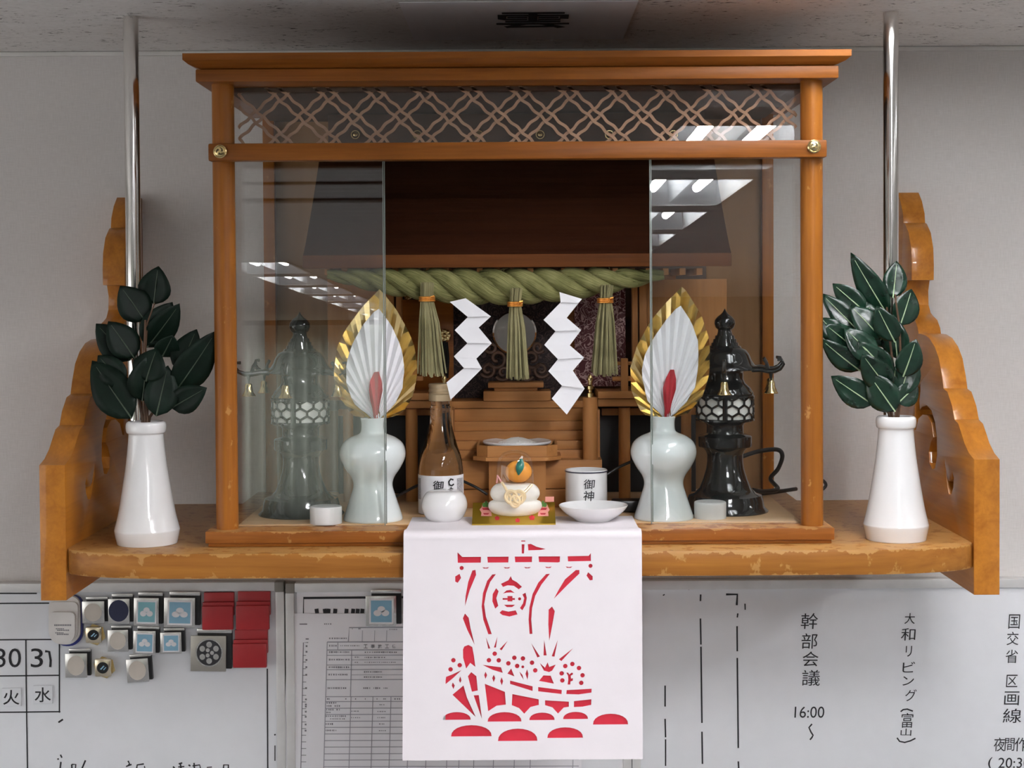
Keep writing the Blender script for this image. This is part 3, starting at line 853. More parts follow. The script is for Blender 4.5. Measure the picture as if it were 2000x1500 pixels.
# pleated fan ornaments standing in the flasks
def resample(poly, n):
    P = [Vector(p) for p in poly]; L = [0]
    for a, b in zip(P, P[1:]): L.append(L[-1] + (b - a).length)
    out = []
    for i in range(n):
        s_ = L[-1] * i / (n - 1); j = max(q for q in range(len(L)) if L[q] <= s_ + 1e-9); j = min(j, len(P) - 2)
        t = (s_ - L[j]) / max(L[j + 1] - L[j], 1e-9); out.append(P[j].lerp(P[j + 1], t))
    return out
def pleats(outline, base, D, amp, n, jitter=0.):
    pts = resample(outline, n); b = U(*base, D); g = G()
    rows = [[], [], []]
    for i, p in enumerate(pts):
        s_ = amp if i % 2 else -amp
        j = random.uniform(-jitter, jitter)
        for q, f_ in enumerate((.12, .55, 1.)):
            w = Vector(base).lerp(p, f_); rows[q].append(U(w.x, w.y, D + (s_ + j) * f_))
    g.grid(rows)
    m = len(pts)
    return g
def fan(label, base, gold, white, red, D):
    t = thing('paper_fan_ornament', label, 'paper ornament', U(base[0], base[1] + 28, D), 'leaf-shaped fans in the flasks')
    def two_sided(g, name, mat):
        o = g.build(name, mat, t, smooth=0, fixn=False)
        md = o.modifiers.new('thickness', 'SOLIDIFY'); md.thickness = .0005; return o
    two_sided(pleats(gold, base, D + .010, .0032, 44, .0022), 'gold_leaf', M_GOLD)
    two_sided(pleats(white, base, D + .001, .0026, 34), 'white_leaf', M_PAPER)
    two_sided(pleats(red, base, D - .007, .0022, 12), 'red_leaf', M_REDP)
    g = G(); g.tube([U(base[0], base[1] - 14, D), U(base[0], base[1] + 28, D)], [.003, .004], 8); g.build('paper_stem', M_PAPER, t)
DU = floorD(728, 1023, ZF) + .0385
fan('gold, white and red pleated paper leaf in the flask beside the bottle', (736, 822),
    [(722, 816), (714.7, 815), (686.7, 811.4), (674, 790), (660.5, 774), (653, 750), (652, 727), (658.7, 675), (675.5, 643), (707, 600), (741.8, 564), (772.6, 602), (795, 641.5), (808, 671), (814.6, 708.7), (814.6, 736.7), (804.3, 779.7), (790, 800), (778, 811), (752, 816)],
    [(728, 818), (690, 787), (676.4, 749.8), (676.4, 708.7), (688.5, 671), (709, 634), (738, 600.4), (764, 634), (783.8, 678.8), (790, 718), (785.6, 761), (768.8, 792.8), (741, 818)],
    [(731, 818), (719, 755), (726, 735), (736, 718), (745, 738), (747, 762), (736, 818)], DU)
fan('gold, white and red pleated paper leaf in the flask beside the black lantern', (1303, 820),
    [(1290, 815), (1274, 814), (1253.6, 808), (1233, 765), (1231, 717), (1244, 675.7), (1270.4, 627), (1298.4, 593.6), (1334, 558), (1369.4, 614), (1386, 664.5), (1386, 728), (1373, 773), (1343, 808), (1315, 815)],
    [(1297, 816), (1264, 782), (1252.7, 728), (1259, 694), (1276, 660.8), (1302, 623.4), (1328, 594.5), (1350.7, 629), (1363.8, 668), (1363.8, 713), (1358, 756), (1337.6, 789.6), (1308, 816)],
    [(1299, 816), (1294.7, 756), (1302, 735), (1313.4, 713), (1320, 732), (1321.8, 752), (1304, 816)], floorD(1296, 1020, ZF) + .0385)

# white flower vases on the shelf with evergreen sprigs
VD = {}
for px, dy, lab in ((286, 0, 'white flared vase standing beside the left end bracket'), (1750, -10, 'white flared vase standing beside the right end bracket')):
    lab = 'tall white vase on the shelf, holding broad spreading leaves toned dark for shade' if px < 1000 else 'tall white vase on the shelf, holding slim upright leaves with pale midribs'
    D = floorD(px, 1070 + dy * .8, ZS) + .038; VD[px] = D
    vessel('flower_vase', lab, 'vase', px, [(52, None), (57.5, None), (59, 1056 + dy), (63, 1036 + dy), (62, 1029 + dy), (56, 1005 + dy), (50.5, 975 + dy), (45.5, 945 + dy), (40, 910 + dy), (36.5, 880 + dy), (34.2, 855 + dy), (34, 847 + dy), (37.5, 844 + dy), (39, 835 + dy), (38, 826 + dy), (34, 822.5 + dy)], D, ZS, M_WHITEC,
           'vases of evergreen', inner=[(28, 824 + dy), (27, 840 + dy), (27, 880 + dy), (0, 882 + dy)])
def leaf(parent, b, t_, wpx, Db, Dt, face=0., curl=.12, mat=None):
    b = U(*b, Db); t_ = U(*t_, Dt)
    ax = t_ - b; L = ax.length; ax.normalize()
    view = (CAM - b).normalized()
    side = ax.cross(view).normalized()
    nrm = side.cross(ax).normalized()
    rot = Matrix.Rotation(face, 3, ax); side = rot @ side; nrm = rot @ nrm
    w = wpx * 1.26 * S(Db) / 2
    n = 9; rows = []
    mid = []
    for i in range(n + 1):
        s_ = i / n
        ww = w * (math.sin(math.pi * min(1, s_ ** .85)) ** .8) * (1.0 - .15 * s_) + .0002
        if i in (0, n): ww = .0003
        ctr = b + ax * (L * s_) - nrm * (curl * L * (s_ - .35) ** 2) 
        row = []
        for q in (-1, -.55, 0, .55, 1):
            row.append(ctr + side * (ww * q) + nrm * (abs(q) * ww * .28 - (q * q) * ww * .12 + .0007 * math.sin(9 * s_ + 2 * q)))
        rows.append(row); mid.append(ctr + nrm * .0006)
    g = G(); g.grid(rows)
    o = g.build('leaf', mat or M_LEAF, parent, smooth=80, fixn=False)
    md = o.modifiers.new('thickness', 'SOLIDIFY'); md.thickness = .0005
    g = G(); g.tube(mid[:-1], [.0011 - .0009 * i / n for i in range(n)], 5); g.build('midrib', M_MIDRIB if mat is not M_LEAF_SHADED else M_MIDRIB_SHADED, o)
def sprig(label, px, ytop, leaves, stems, D, faces):
    t = thing('evergreen_sprig', label, 'plant', U(px, ytop + 8, D), 'evergreen sprigs')
    for i, st in enumerate(stems):
        P = [U(px + (st[0][0] - px) * .3, ytop + 34, D)] + [U(a, b, D + .004 * math.sin(i + q)) for q, (a, b) in enumerate(st)]
        g = G(); g.tube(P, [.0022] + [.0020 - .0003 * q for q in range(len(st))], 7); g.build('stem', M_STEM, t)
    for i, (b, tp, w) in enumerate(leaves):
        d = D + .020 - .040 * (i / len(leaves)) 
        leaf(t, b, tp, w, d, d + random.uniform(-.02, .012), faces * random.uniform(-1, 1), random.uniform(.02, .2), M_LEAF_SHADED if px < 1000 else M_LEAF)
sprig('sprig of slim pointed evergreen leaves with pale midribs, bunched upright in a vase', 1750, 808,
      [((1735, 618), (1661, 496), 44), ((1744, 582), (1752, 509), 40), ((1692, 611), (1626, 554), 40), ((1696.6, 668), (1603.6, 572), 42), ((1758, 636), (1781.6, 564), 46), ((1642, 665), (1603, 620), 38),
       ((1727, 680), (1694, 590), 42), ((1753, 702), (1744, 616), 46), ((1676, 686), (1612, 634), 46), ((1680.7, 725), (1604.7, 666), 40), ((1746, 747), (1749, 720), 16), ((1740.8, 744), (1678, 668), 50),
       ((1757.8, 772.5), (1783, 688), 48), ((1705.6, 790.6), (1624, 736), 48), ((1753, 788), (1793, 750), 40), ((1722, 662), (1662, 596), 46), ((1737, 762), (1684, 692), 50), ((1764, 736), (1790, 664), 44), ((1712, 704), (1650, 640), 46), ((1748, 668), (1712, 598), 44), ((1748.7, 804), (1694, 727), 54)],
      [[(1750, 790), (1745, 720), (1735, 640), (1732, 600)], [(1740, 800), (1715, 760), (1690, 700), (1680, 650)], [(1756, 790), (1760, 720), (1757, 640), (1748, 575)], [(1735, 805), (1706, 790), (1690, 740)]], VD[1750], .35)
sprig('sprig of broad evergreen leaves toned dark for shade, spreading sideways from a vase', 283, 822,
      [((300.6, 595), (308.5, 520), 58), ((283.6, 627), (235, 558), 58), ((287, 679), (351.6, 595), 50), ((282.4, 674.6), (337, 590), 54), ((255, 704), (187, 632), 54), ((263, 699.5), (212, 627), 54), ((316.5, 697), (338, 655), 42),
       ((348, 726.8), (384, 643), 50), ((341, 767.6), (423, 650), 60), ((334.6, 797), (402, 758), 46), ((244, 751.7), (190, 694), 48), ((278, 783.4), (287, 697), 60), ((257.5, 817.5), (179, 704), 68), ((305, 813), (328, 714), 56), ((285, 745), (305, 680), 58)],
      [[(283, 815), (285, 750), (284, 680), (288, 630), (302, 592)], [(278, 815), (268, 760), (258, 700)], [(292, 815), (310, 790), (335, 770), (345, 728)], [(288, 818), (282, 700), (284, 625)]], VD[286], .45)

# glass bottle of sake
cxB = 861; DBt = floorD(868, 1021, ZF) + .03 + .034 + .031
cB = U(cxB, 930, DBt)
bot = thing('sake_bottle', 'clear glass bottle of sake with a pale gold screw cap and white label', 'bottle', (cB.x, cB.y, ZF))
pr = smooth_prof(profile(cxB, [(40, None), (43.5, 1002), (44, 985), (44, 940), (44, 922), (42.5, 905), (39, 888), (33, 870), (27.5, 850), (23, 832), (20.5, 815), (20, 802), (20.5, 796), (18.5, 792), (18.5, 780)], DBt, ZF), 3)
g = G(); g.lathe(cB.x, cB.y, pr, 44); g.build('glass_body', M_BOTTLE, bot)
g = G(); kb = S(DBt); zB = lambda y: U(cxB, y, DBt).z
g.lathe(cB.x, cB.y, [(20.5 * kb, zB(783)), (22.5 * kb, zB(782)), (22.8 * kb, zB(770)), (21.2 * kb, zB(768)), (21.2 * kb, zB(765.5)), (22.8 * kb, zB(764)), (22.4 * kb, zB(760)), (21.6 * kb, zB(758)), (22.6 * kb, zB(756)), (22.8 * kb, zB(751)), (21.5 * kb, zB(749)), (0, zB(748.6))], 40)
g.build('screw_cap', plain('pale_gold_cap', (.72, .57, .36), .38, .55), bot)
rb = 44.5 * kb; zl_t, zl_b = zB(925), zB(1000)
def cyl(rad, cx_, cy_, z, a): return Vector((cx_ + rad * math.sin(a), cy_ - rad * math.cos(a), z))
g = G(); n = 40
g.grid([[cyl(rb, cB.x, cB.y, z, -1.75 + 3.5 * i / n) for i in range(n + 1)] for z in (zl_b, zl_t)])
lb = g.build('label', M_PAPER, bot, smooth=60, fixn=False)
g = G()
for a0, a1 in ((-1.45, -1.0), (.82, 1.3)):
    g.grid([[cyl(rb + .0002, cB.x, cB.y, z, a0 + (a1 - a0) * i / 8) for i in range(9)] for z in (zB(972), zB(931))])
g.build('label_panel', plain('grey_small_print', (.42, .42, .45), .7, var=.5, vscale=900), lb, fixn=False)
def on_cyl(cx_px, cc, rad, D):
    def m(px, py):
        a = (px - cx_px) * S(D) / rad
        return cyl(rad, cc.x, cc.y, U(cx_px, py, D).z, a)
    return m
g = G(); mp = on_cyl(cxB, cB, rb + .0011, DBt)
write(g, '御', 858, 941.5, 19.5, DBt, 21, offset=.012, slant=.08, mapf=mp)
stroke(g, [(889, 933), (883, 931), (879, 936), (880, 942), (885, 944), (890, 941)], 3.2, DBt, mp)
stroke(g, [(884, 947), (883, 953)], 3, DBt, mp); stroke(g, [(880, 950), (888, 950)], 2, DBt, mp); stroke(g, [(882, 956), (886, 956)], 2, DBt, mp)
write(g, '神', 858, 972, 24, DBt, 26, offset=.012, mapf=mp)
g.build('label_lettering', M_INK, lb, smooth=0, fixn=False)
# round white water jar
vessel('round_water_jar', 'small round white porcelain jar in front of the bottle', 'jar', 868, [(24, None), (28, None), (37, 1009), (43.5, 995), (45, 984), (42, 972), (36, 962.5), (29, 958.5), (18, 957), (0, 956.6)], floorD(868, 1021, ZF) + .019, ZF, M_WHITEC)
# white lidded pots
for px, y1, y0, lab in ((636.5, 1026, 988, 'small white cylindrical pot by the flask on the shaded side'), (1387, 1015.5, 979, 'small white cylindrical pot by the lantern base on the bright side')):
    lab = 'small white cylinder pot between the sake flask and the lantern with a clear view, right' if False else lab
    D = floorD(px, y1, ZF) + .0195
    vessel('salt_pot', lab, 'pot', px, [(29, None), (31, None), (31.2, y1 - 8), (31.2, y0 + 5), (30.3, y0 + 1), (28, y0)], D, ZF, M_MATTEC, 'white cylinder pots', n=2, inner=[(25, y0 + .3), (0, y0 + .6)])

# ------------------------------------------------------------------ lanterns
def lantern(px, dy, label):
    D = floorD(px, 1009 + dy, ZF) + .056; k = S(D)
    c = U(px, 800, D); t = thing('black_lantern', label, 'lantern', (c.x, c.y, ZF), 'black temple lanterns')
    Z = lambda y: U(px, y + dy, D).z
    P = lambda L: [(r * k, Z(y) if y else ZF) for r, y in L]
    def lz(name, L, mat=M_LACQ, n=0, parent=None, seg=40):
        pr = P(L); pr = smooth_prof(pr, n) if n else pr
        g = G(); g.lathe(c.x, c.y, pr, seg); return g.build(name, mat, parent or t, smooth=40)
    lz('base', [(84, None), (84, 996), (76, 988), (74, 975), (71, 966), (60, 962), (50, 952), (43, 935), (37, 915), (35, 900), (35, 888), (38, 880), (44, 873)])
    lz('collar', [(44, 874), (51, 872), (52, 870), (52, 852), (50, 850), (37, 846), (36, 844), (36, 830), (39, 826), (50, 820), (53, 817)])
    lz('light_band', [(52, 818), (54, 800), (52.5, 774)], M_LWHITE)
    lz('neck', [(53, 775), (56, 768), (50, 757), (40, 748), (36, 740), (36, 728), (44, 722), (60, 719)])
    lz('roof', [(60, 723), (67, 722), (66, 718), (58, 712), (52, 703), (48, 693), (42, 684), (35, 680), (33, 679)])
    lz('roof_cone', [(33, 679), (30, 675), (27, 675), (26, 669), (23.5, 669), (22.5, 662), (20, 662), (18.5, 655), (16, 655), (13.5, 648), (13.5, 644), (18, 640), (20.5, 632), (19.5, 625), (14, 618), (7, 613), (3, 608), (.5, 603)])
    # honeycomb bars of the light band
    g = G(); nc = 13; rad = 55 * k; y_t, y_b = 773, 819
    zt_, zb2 = Z(y_t), Z(y_b); hh = (zt_ - zb2)
    rowh = hh / 3.0
    def pt(a, z): return (c.x + rad * math.cos(a), c.y + rad * math.sin(a), z)
    da = 2 * math.pi / nc
    for r_ in range(4):
        zc = zt_ - rowh * r_ + rowh * .0
        off = (r_ % 2) * da / 2
        for q in range(nc):
            a = q * da + off
            # a zigzag of flat hexagon edges shared with the next row
            P_ = [(a - da * .5, zc - rowh * .0), (a - da * .34, zc - rowh * .14), (a, zc - rowh * .46), (a + da * .34, zc - rowh * .14), (a + da * .5, zc)]
            P_ = [(u, min(zt_, max(zb2, w))) for u, w in P_]
            if zc - rowh * .46 < zb2 - rowh * .3: continue
            g.tube([pt(u, w) for u, w in P_], .0017, 5)
            z2 = zc - rowh * .46; z3 = zc - rowh
            if z3 >= zb2 - 1e-4 or r_ < 3: g.tube([pt(a, z2), pt(a, max(zb2, z3))], .0017, 5)
    for z in (zt_, zb2):
        g.tube([pt(2 * math.pi * i / 40, z) for i in range(40)], .002, 6, closed=True)
    g.tube([pt(-math.pi / 2 - .12, zt_), pt(-math.pi / 2 - .12, zb2)], .0035, 6)
    g.build('honeycomb_grille', M_LACQ, t, smooth=50)
    # six curled arms, each with a bell
    for q in range(6):
        a = R(-98) + q * math.pi / 3
        u = Vector((math.cos(a), math.sin(a), 0)); up = Vector((0, 0, 1))
        o_ = Vector((c.x, c.y, Z(720)))
        L = [(62, 0), (80, 1), (95, -2), (110, -2), (122, 3), (129, 12), (125, 20), (117, 20)]
        g = G(); g.tube([o_ + u * (r * k) + up * (h * k) for r, h in L], [.0042, .0040, .0036, .0032, .0028, .0024, .002, .0024], 8)
        g.tube([o_ + u * (95 * k) + up * (1 * k), o_ + u * (93 * k) + up * (12 * k), o_ + u * (87 * k) + up * (20 * k)], [.003, .0022, .0025], 7)
        g.tube([o_ + u * (102 * k) + up * (-1 * k), o_ + u * (102 * k) - up * (20 * k)], [.0034, .001], 6)
        arm = g.build('curled_arm', M_LACQ, t, smooth=60)
        bc = o_ + u * (102 * k); zb3 = bc.z - 20 * k
        g = G(); pr = [(0, 0), (5, -.3), (7, -3), (7.5, -10), (9, -17), (13.5, -24), (13, -25), (8, -18), (0, -6)]
        g.lathe(bc.x, bc.y, [(r * k, zb3 + h * k) for r, h in pr][::-1], 18); g.build('brass_bell', M_BRASS, arm, smooth=50)
    return D, c
DLr, cLr = lantern(1416, 0, 'black metal lantern with honeycomb band and brass bells, clearly seen beside the bright post')
DLl, cLl = lantern(587, 6, 'black metal lantern with honeycomb band and brass bells, dim behind the reflecting left panes')

# ------------------------------------------------------------------ offerings in the middle
PT = .0006                                # the paper lies under these
ZP = ZF + PT
DT = 2.215
c = U(1010, 880, DT); ft = 2.165
stand = thing('offering_stand', 'square cypress offering stand with a chamfered tray in front of the stairs', 'offering stand', (c.x, c.y, ZF))
k = S(ft)
def octo(cx_, cy_, hw_, ch, z): return [(cx_ - hw_ + ch, cy_ - hw_, z), (cx_ + hw_ - ch, cy_ - hw_, z), (cx_ + hw_, cy_ - hw_ + ch, z), (cx_ + hw_, cy_ + hw_ - ch, z), (cx_ + hw_ - ch, cy_ + hw_, z), (cx_ - hw_ + ch, cy_ + hw_, z), (cx_ - hw_, cy_ + hw_ - ch, z), (cx_ - hw_, cy_ - hw_ + ch, z)]
ztt, ztb, zfl = U(1010, 871, ft).z, U(1010, 893, ft).z, U(1010, 900, ft).z
cy_ = Yd(ft) + .057
def ring8(A, B, z0, z1, g):
    for i in range(8):
        j = (i + 1) % 8
        a, b, c_, d = Vector(A[i]), Vector(A[j]), Vector(B[j]), Vector(B[i])
        lo = [Vector((*p.xy, z0)) for p in (a, b, c_, d)]; hi = [Vector((*p.xy, z1)) for p in (a, b, c_, d)]
        g.add(lo + hi, [(0, 3, 2, 1), (4, 5, 6, 7), (0, 1, 5, 4), (1, 2, 6, 5), (2, 3, 7, 6), (3, 0, 4, 7)])
A = octo(c.x, cy_, .0555, .015, 0); B = octo(c.x, cy_, .0525, .0138, 0)
for i in range(8):
    j = (i + 1) % 8; g = G()
    a, b, c_, d = [Vector(q) for q in (A[i], A[j], B[j], B[i])]
    lo = [Vector((p.x, p.y, ztb)) for p in (a, b, c_, d)]; hi = [Vector((p.x, p.y, ztt)) for p in (a, b, c_, d)]
    g.add(lo + hi, [(0, 3, 2, 1), (4, 5, 6, 7), (0, 1, 5, 4), (1, 2, 6, 5), (2, 3, 7, 6), (3, 0, 4, 7)]); g.build('tray_side', M_HIN, stand, smooth=0)
g = G(); g.prism(octo(c.x, cy_, .0605, .018, zfl), (0, 0, ztb - zfl)); g.build('tray_board', M_HIN, stand, smooth=0)
x0, x1 = U(955, 940, ft + .02).x, U(1066, 940, ft + .02).x
for q in range(4):
    cxm = (x0 + x1) / 2; hw_ = (x1 - x0) / 2
    rt = Matrix.Rotation(q * math.pi / 2, 3, 'Z')
    out = [(-hw_, ZF), (hw_, ZF), (hw_, zfl), (-hw_, zfl)]
    zm = (ZF + zfl) / 2
    hole = [(.011 * math.cos(a) , zm + .013 * math.sin(a)) for a in [i * math.pi / 10 for i in range(20)]]
    v, f = plate([out, hole], .003)
    g = G(); g.add([Vector((cxm, cy_, 0)) + rt @ Vector((p.x * .999, -hw_ + .0016 + p.z, 0)) + Vector((0, 0, p.y)) for p in v], f); g.build('pedestal_side', M_HINV, stand, smooth=0)
# dish of rice on the stand
cz = ztb
g = G(); kd = S(DT); pr = [(0, cz + .0003), (30, cz), (32, cz + .0006), (58, cz + 14 * kd), (66, cz + 19 * kd), (67.5, cz + 20 * kd), (66, cz + 21 * kd), (55, cz + 16 * kd), (28, cz + .004), (0, cz + .003)]
# the tray wall hides the foot, so the dish stands on a rim as wide as the tray
zr_ = U(1010, 862, DT).z
pr = [(0, cz + .0002), (26, cz), (27, cz + .004), (46, zr_ - 10 * kd), (63, zr_ - 6 * kd), (67, zr_ - 3.5 * kd), (67.5, zr_ - 1 * kd), (66.5, zr_ + .0006), (60, zr_ - .6 * kd), (44, zr_ - 2.5 * kd), (0, zr_ - 3 * kd)]
g.lathe(c.x, cy_, [(r * kd, z) for r, z in pr], 48); o = g.build('offering_plate', plain('bright_white_porcelain', (.93, .93, .93), .2, var=.005), origin=(c.x, cy_, cz)); tag(o, 'shallow white plate of rice on the offering stand', 'plate')
g = G(); rr = random.Random(3)
for i in range(420):
    a = rr.uniform(0, 6.283); r = 38 * kd * math.sqrt(rr.random()); h = (1 - (r / (40 * kd)) ** 1.3) * .0085
    g.ball((c.x + r * math.cos(a), cy_ + r * math.sin(a), zr_ - 4.5 * kd + h * rr.uniform(.4, 1.05)), rr.uniform(.0007, .0014), None, .0009, 6, 4)
pr = [(40, -5), (31, 0), (22, 4.5), (12, 7.5), (0, 9)]
g.lathe(c.x, cy_, [(r * kd, zr_ + (h - 1.2) * kd) for r, h in pr], 24)
o = g.build('rice_heap', M_RICE, origin=(c.x, cy_, zr_)); tag(o, 'little heap of white rice grains on the plate', 'rice', kind='stuff')

# new year mochi ornament on a gold card
Df = floorD(1003, 1026, ZP)
cf = U(1003.5, 1026, Df); kf = S(Df)
orn = thing('mochi_ornament', 'little mochi rice-cake ornament with orange and clear dome on a gold card', 'ornament', (cf.x, cf.y + .03, ZP))
hw_ = 82 * kf; dep = .052; rise = .0225
g = G(); g.prism([(cf.x - hw_, cf.y, ZP), (cf.x - hw_, cf.y, ZP + .002), (cf.x - hw_, cf.y + dep, ZP + rise), (cf.x - hw_, cf.y + dep, ZP)], (2 * hw_, 0, 0)); cd = g.build('gold_card', M_GOLDC, orn, smooth=0)
pn = Vector((0, -(rise - .002), dep)).normalized(); pp = Vector((cf.x, cf.y, ZP + .002)) + pn * .0003
mc = lambda a, b: UP(a, b, pp, pn)
mc2 = lambda a, b: UP(a, b, pp + pn * .0003, pn)
mc3 = lambda a, b: UP(a, b, pp + pn * .0006, pn)
def poly(g, L, m): g.add([m(*p) for p in L], [tuple(range(len(L)))])
for px in (949.5, 1060.5):                # printed pine-and-bamboo decorations
    g = G(); poly(g, [(px - 10, 1008), (px + 11, 1008), (px + 10, 1000), (px + 13, 996), (px + 10, 990), (px + 8, 984), (px + 2, 979), (px - 4, 980), (px - 8, 986), (px - 9, 991), (px - 13, 995), (px - 9, 1001)], mc); a = g.build('printed_motif', M_PINK, cd, smooth=0, fixn=False)
    g = G(); poly(g, disc2(px - 4, 986, 3.6, 4.4, 12), mc2); poly(g, disc2(px + 4, 986, 3.6, 4.4, 12), mc2); poly(g, disc2(px, 984, 3, 6, 12), mc3); g.build('printed_pine', M_GREENP, cd, smooth=0, fixn=False)
    g = G(); poly(g, [(px - 8, 992), (px + 8, 992), (px + 6, 996), (px - 6, 996)], mc2); poly(g, [(px - 6, 1002), (px + 6, 1002), (px + 4, 1005), (px - 4, 1005)], mc2); g.build('printed_band', M_REDP, cd, smooth=0, fixn=False)
g = G()
for px, py, r in ((971, 1012, 5), (1011, 1016, 5), (1039, 1011, 6)):
    for q in range(5):
        a = q * 1.2566 - 1.57; poly(g, disc2(px + r * .55 * math.cos(a), py + r * .5 * math.sin(a), r * .42, r * .36, 8), mc)
g.build('printed_flower', M_RED, cd, smooth=0, fixn=False)
g = G(); poly(g, [(1065, 970), (1082, 970), (1082, 980), (1065, 980)], lambda a, b: U(a, b, Df + .045)); g.build('pink_tag', M_PINK, cd, smooth=0, fixn=False)
Dm = Df + .030; km = S(Dm); Zm = lambda y: U(1006, y, Dm).z; cm = U(1006, 980, Dm)
g = G(); g.lathe(cm.x, cm.y, smooth_prof([(20 * km, Zm(1008)), (40 * km, Zm(1004)), (52 * km, Zm(992)), (51 * km, Zm(981)), (44 * km, Zm(977))], 4), 40, sy=.55); g.build('lower_rice_cake', M_MOCHI, orn)
g = G(); g.lathe(cm.x, cm.y, smooth_prof([(40 * km, Zm(979)), (48 * km, Zm(968)), (47 * km, Zm(956)), (38 * km, Zm(946)), (24 * km, Zm(944)), (0, Zm(944))], 4), 40, sy=.55); g.build('upper_rice_cake', M_MOCHI, orn)
co = U(1013, 921, Dm); g = G(); g.ball(co, 26 * km, 20 * km, 22 * km, 28, 16); of = g.build('orange', M_ORANGE, orn)
g = G(); q = U(1017, 912, Dm - .016); rows = []
for i in range(7):
    t = i / 6; w = 8 * km * math.sin(math.pi * (.1 + .85 * t)); y = 896 + 32 * t
    p = U(1018 - 5 * t, y, Dm - .014 - .004 * math.sin(3 * t)); rows.append([p + Vector((-w, .001, 0)), p + Vector((0, -.001, 0)), p + Vector((w, .001, 0))])
g.grid(rows); g.build('orange_leaf', M_LEAFG, of, smooth=60, fixn=False)
g = G(); g.lathe(cm.x, cm.y, smooth_prof([(37 * km, Zm(946)), (36 * km, Zm(915)), (33 * km, Zm(897)), (25 * km, Zm(886)), (12 * km, Zm(880.5)), (0, Zm(880))], 4), 36, sy=.75, cap=False); g.build('clear_dome', M_DOME, orn, smooth=60)
# knotted cord on the front
Dk = Dm - .030
g = G()
P = []
for i in range(90):
    a = 2 * math.pi * i / 90
    x_ = 17 * math.sin(2 * a) + 6 * math.sin(4 * a + 1.57) * 0; P.append((1006 + 19 * math.sin(a) * (1 + .18 * math.cos(2 * a)), 972 + 12 * math.cos(a)))
g.tube([U(a, b, Dk) for a, b in P], .0020, 8, closed=True)
for cx_ in (-8, 8):
    g.tube([U(1006 + cx_ + 11.5 * math.cos(2 * math.pi * i / 36), 970 + 11.5 * math.sin(2 * math.pi * i / 36), Dk - .0012 + .0012 * math.sin(4 * math.pi * i / 36)) for i in range(36)], .0017, 7, closed=True)
g.tube([U(1006 + 9 * math.cos(2 * math.pi * i / 30), 979 + 11 * math.sin(2 * math.pi * i / 30), Dk - .0016) for i in range(30)], .0017, 7, closed=True)
kn = g.build('cord_knot', M_CORDC, orn)
g = G(); g.tube([U(998, 972, Dk), U(985, 950, Dk + .002), U(980, 942, Dk + .006)], .0018, 7); g.tube([U(1014, 972, Dk), U(1030, 956, Dk + .002), U(1039, 946, Dk + .006)], .0018, 7); g.build('cord_end', M_CORDC, kn)
g = G(); g.tube([U(980, 942, Dk + .006), U(972, 929, Dk + .012), U(970, 943, Dk + .016)], .0012, 6); g.build('pink_cord', M_PINKC, kn)

# tea cup with brush lettering, and the shallow dish before it
Dd = floorD(1159, 1020, ZP) + .0155
DCp = Dd + .072; cxC = 1145
vc, cc = vessel('porcelain_cup', 'white porcelain cup with blue-black rim line and black brush characters', 'cup', cxC, [(37, None), (40, 985), (41, 975), (41, 950), (41, 930), (40.5, 921), (41, 917.5), (40, 916.5)], DCp, ZP, M_WHITEC, n=3, inner=[(38, 918), (37.5, 940), (35, 975), (0, 978)])
g = G(); rc = 41.4 * S(DCp); g.tube([(cc.x + rc * math.cos(2 * math.pi * i / 48) * .99, cc.y + rc * .99 * math.sin(2 * math.pi * i / 48), U(cxC, 919.5, DCp).z) for i in range(48)], .0008, 6, closed=True); g.build('rim_line', plain('blue_black_glaze', (.02, .02, .05), .3), vc)
g = G(); mp = on_cyl(cxC, cc, 42.3 * S(DCp), DCp)
write(g, '御', 1149, 941, 19, DCp, 22, offset=.004, slant=.1, mapf=mp); write(g, '神', 1148, 963.5, 20, DCp, 21, offset=.006, slant=.08, mapf=mp); write(g, '前', 1148, 986, 19, DCp, 22, offset=.006, mapf=mp)
g.build('brush_lettering', M_INK, vc, smooth=0, fixn=False)
Zd = lambda y: U(1159, y, Dd).z
vessel('sake_dish', 'shallow white porcelain sake dish on the paper in front of the cup', 'dish', 1159, [(30, None), (33, None), (40, 1012), (52, 1004), (62, 995), (67.5, 987), (66.5, 985.5)], Dd, ZP, M_WHITEC, n=3, inner=[(60, 992), (45, 1003), (0, 1008)])

# ------------------------------------------------------------------ cut-paper picture hanging over the shelf edge
tc = U(1020, 1012, floorD(1020, 1012, ZF))
scroll = thing('cut_paper_picture', 'white cut-paper treasure ship over red backing, hanging over the shelf edge', 'paper picture', (tc.x, Yd(1.95), ZS))
pA = U(1020, 1052, 1.9446); pB = U(1020, 1485, 1.920)
dn = (pB - pA).normalized(); hx = Vector((1, 0, 0)); hn = hx.cross(-dn).normalized()
if hn.y > 0: hn = -hn
hm = lambda a, b: UP(a, b, pA, hn)
def local(p): q = p - pA; return (q.x, -q.dot(dn))
xL = (hm(788, 1075).x + hm(789, 1483).x) / 2; xR = (hm(1253, 1070).x + hm(1259, 1485).x) / 2
LEN = -local(hm(1020, 1484))[1]
loops = [[(xL - pA.x, 0), (xR - pA.x, 0), (xR - pA.x, -LEN), (xL - pA.x, -LEN)]]
cut = []
ZA = lambda L: [(860 + a / 5, 1040 + b / 5) for a, b in L]
ZB = lambda L: [(860 + a / 5, 1200 + b / 5) for a, b in L]
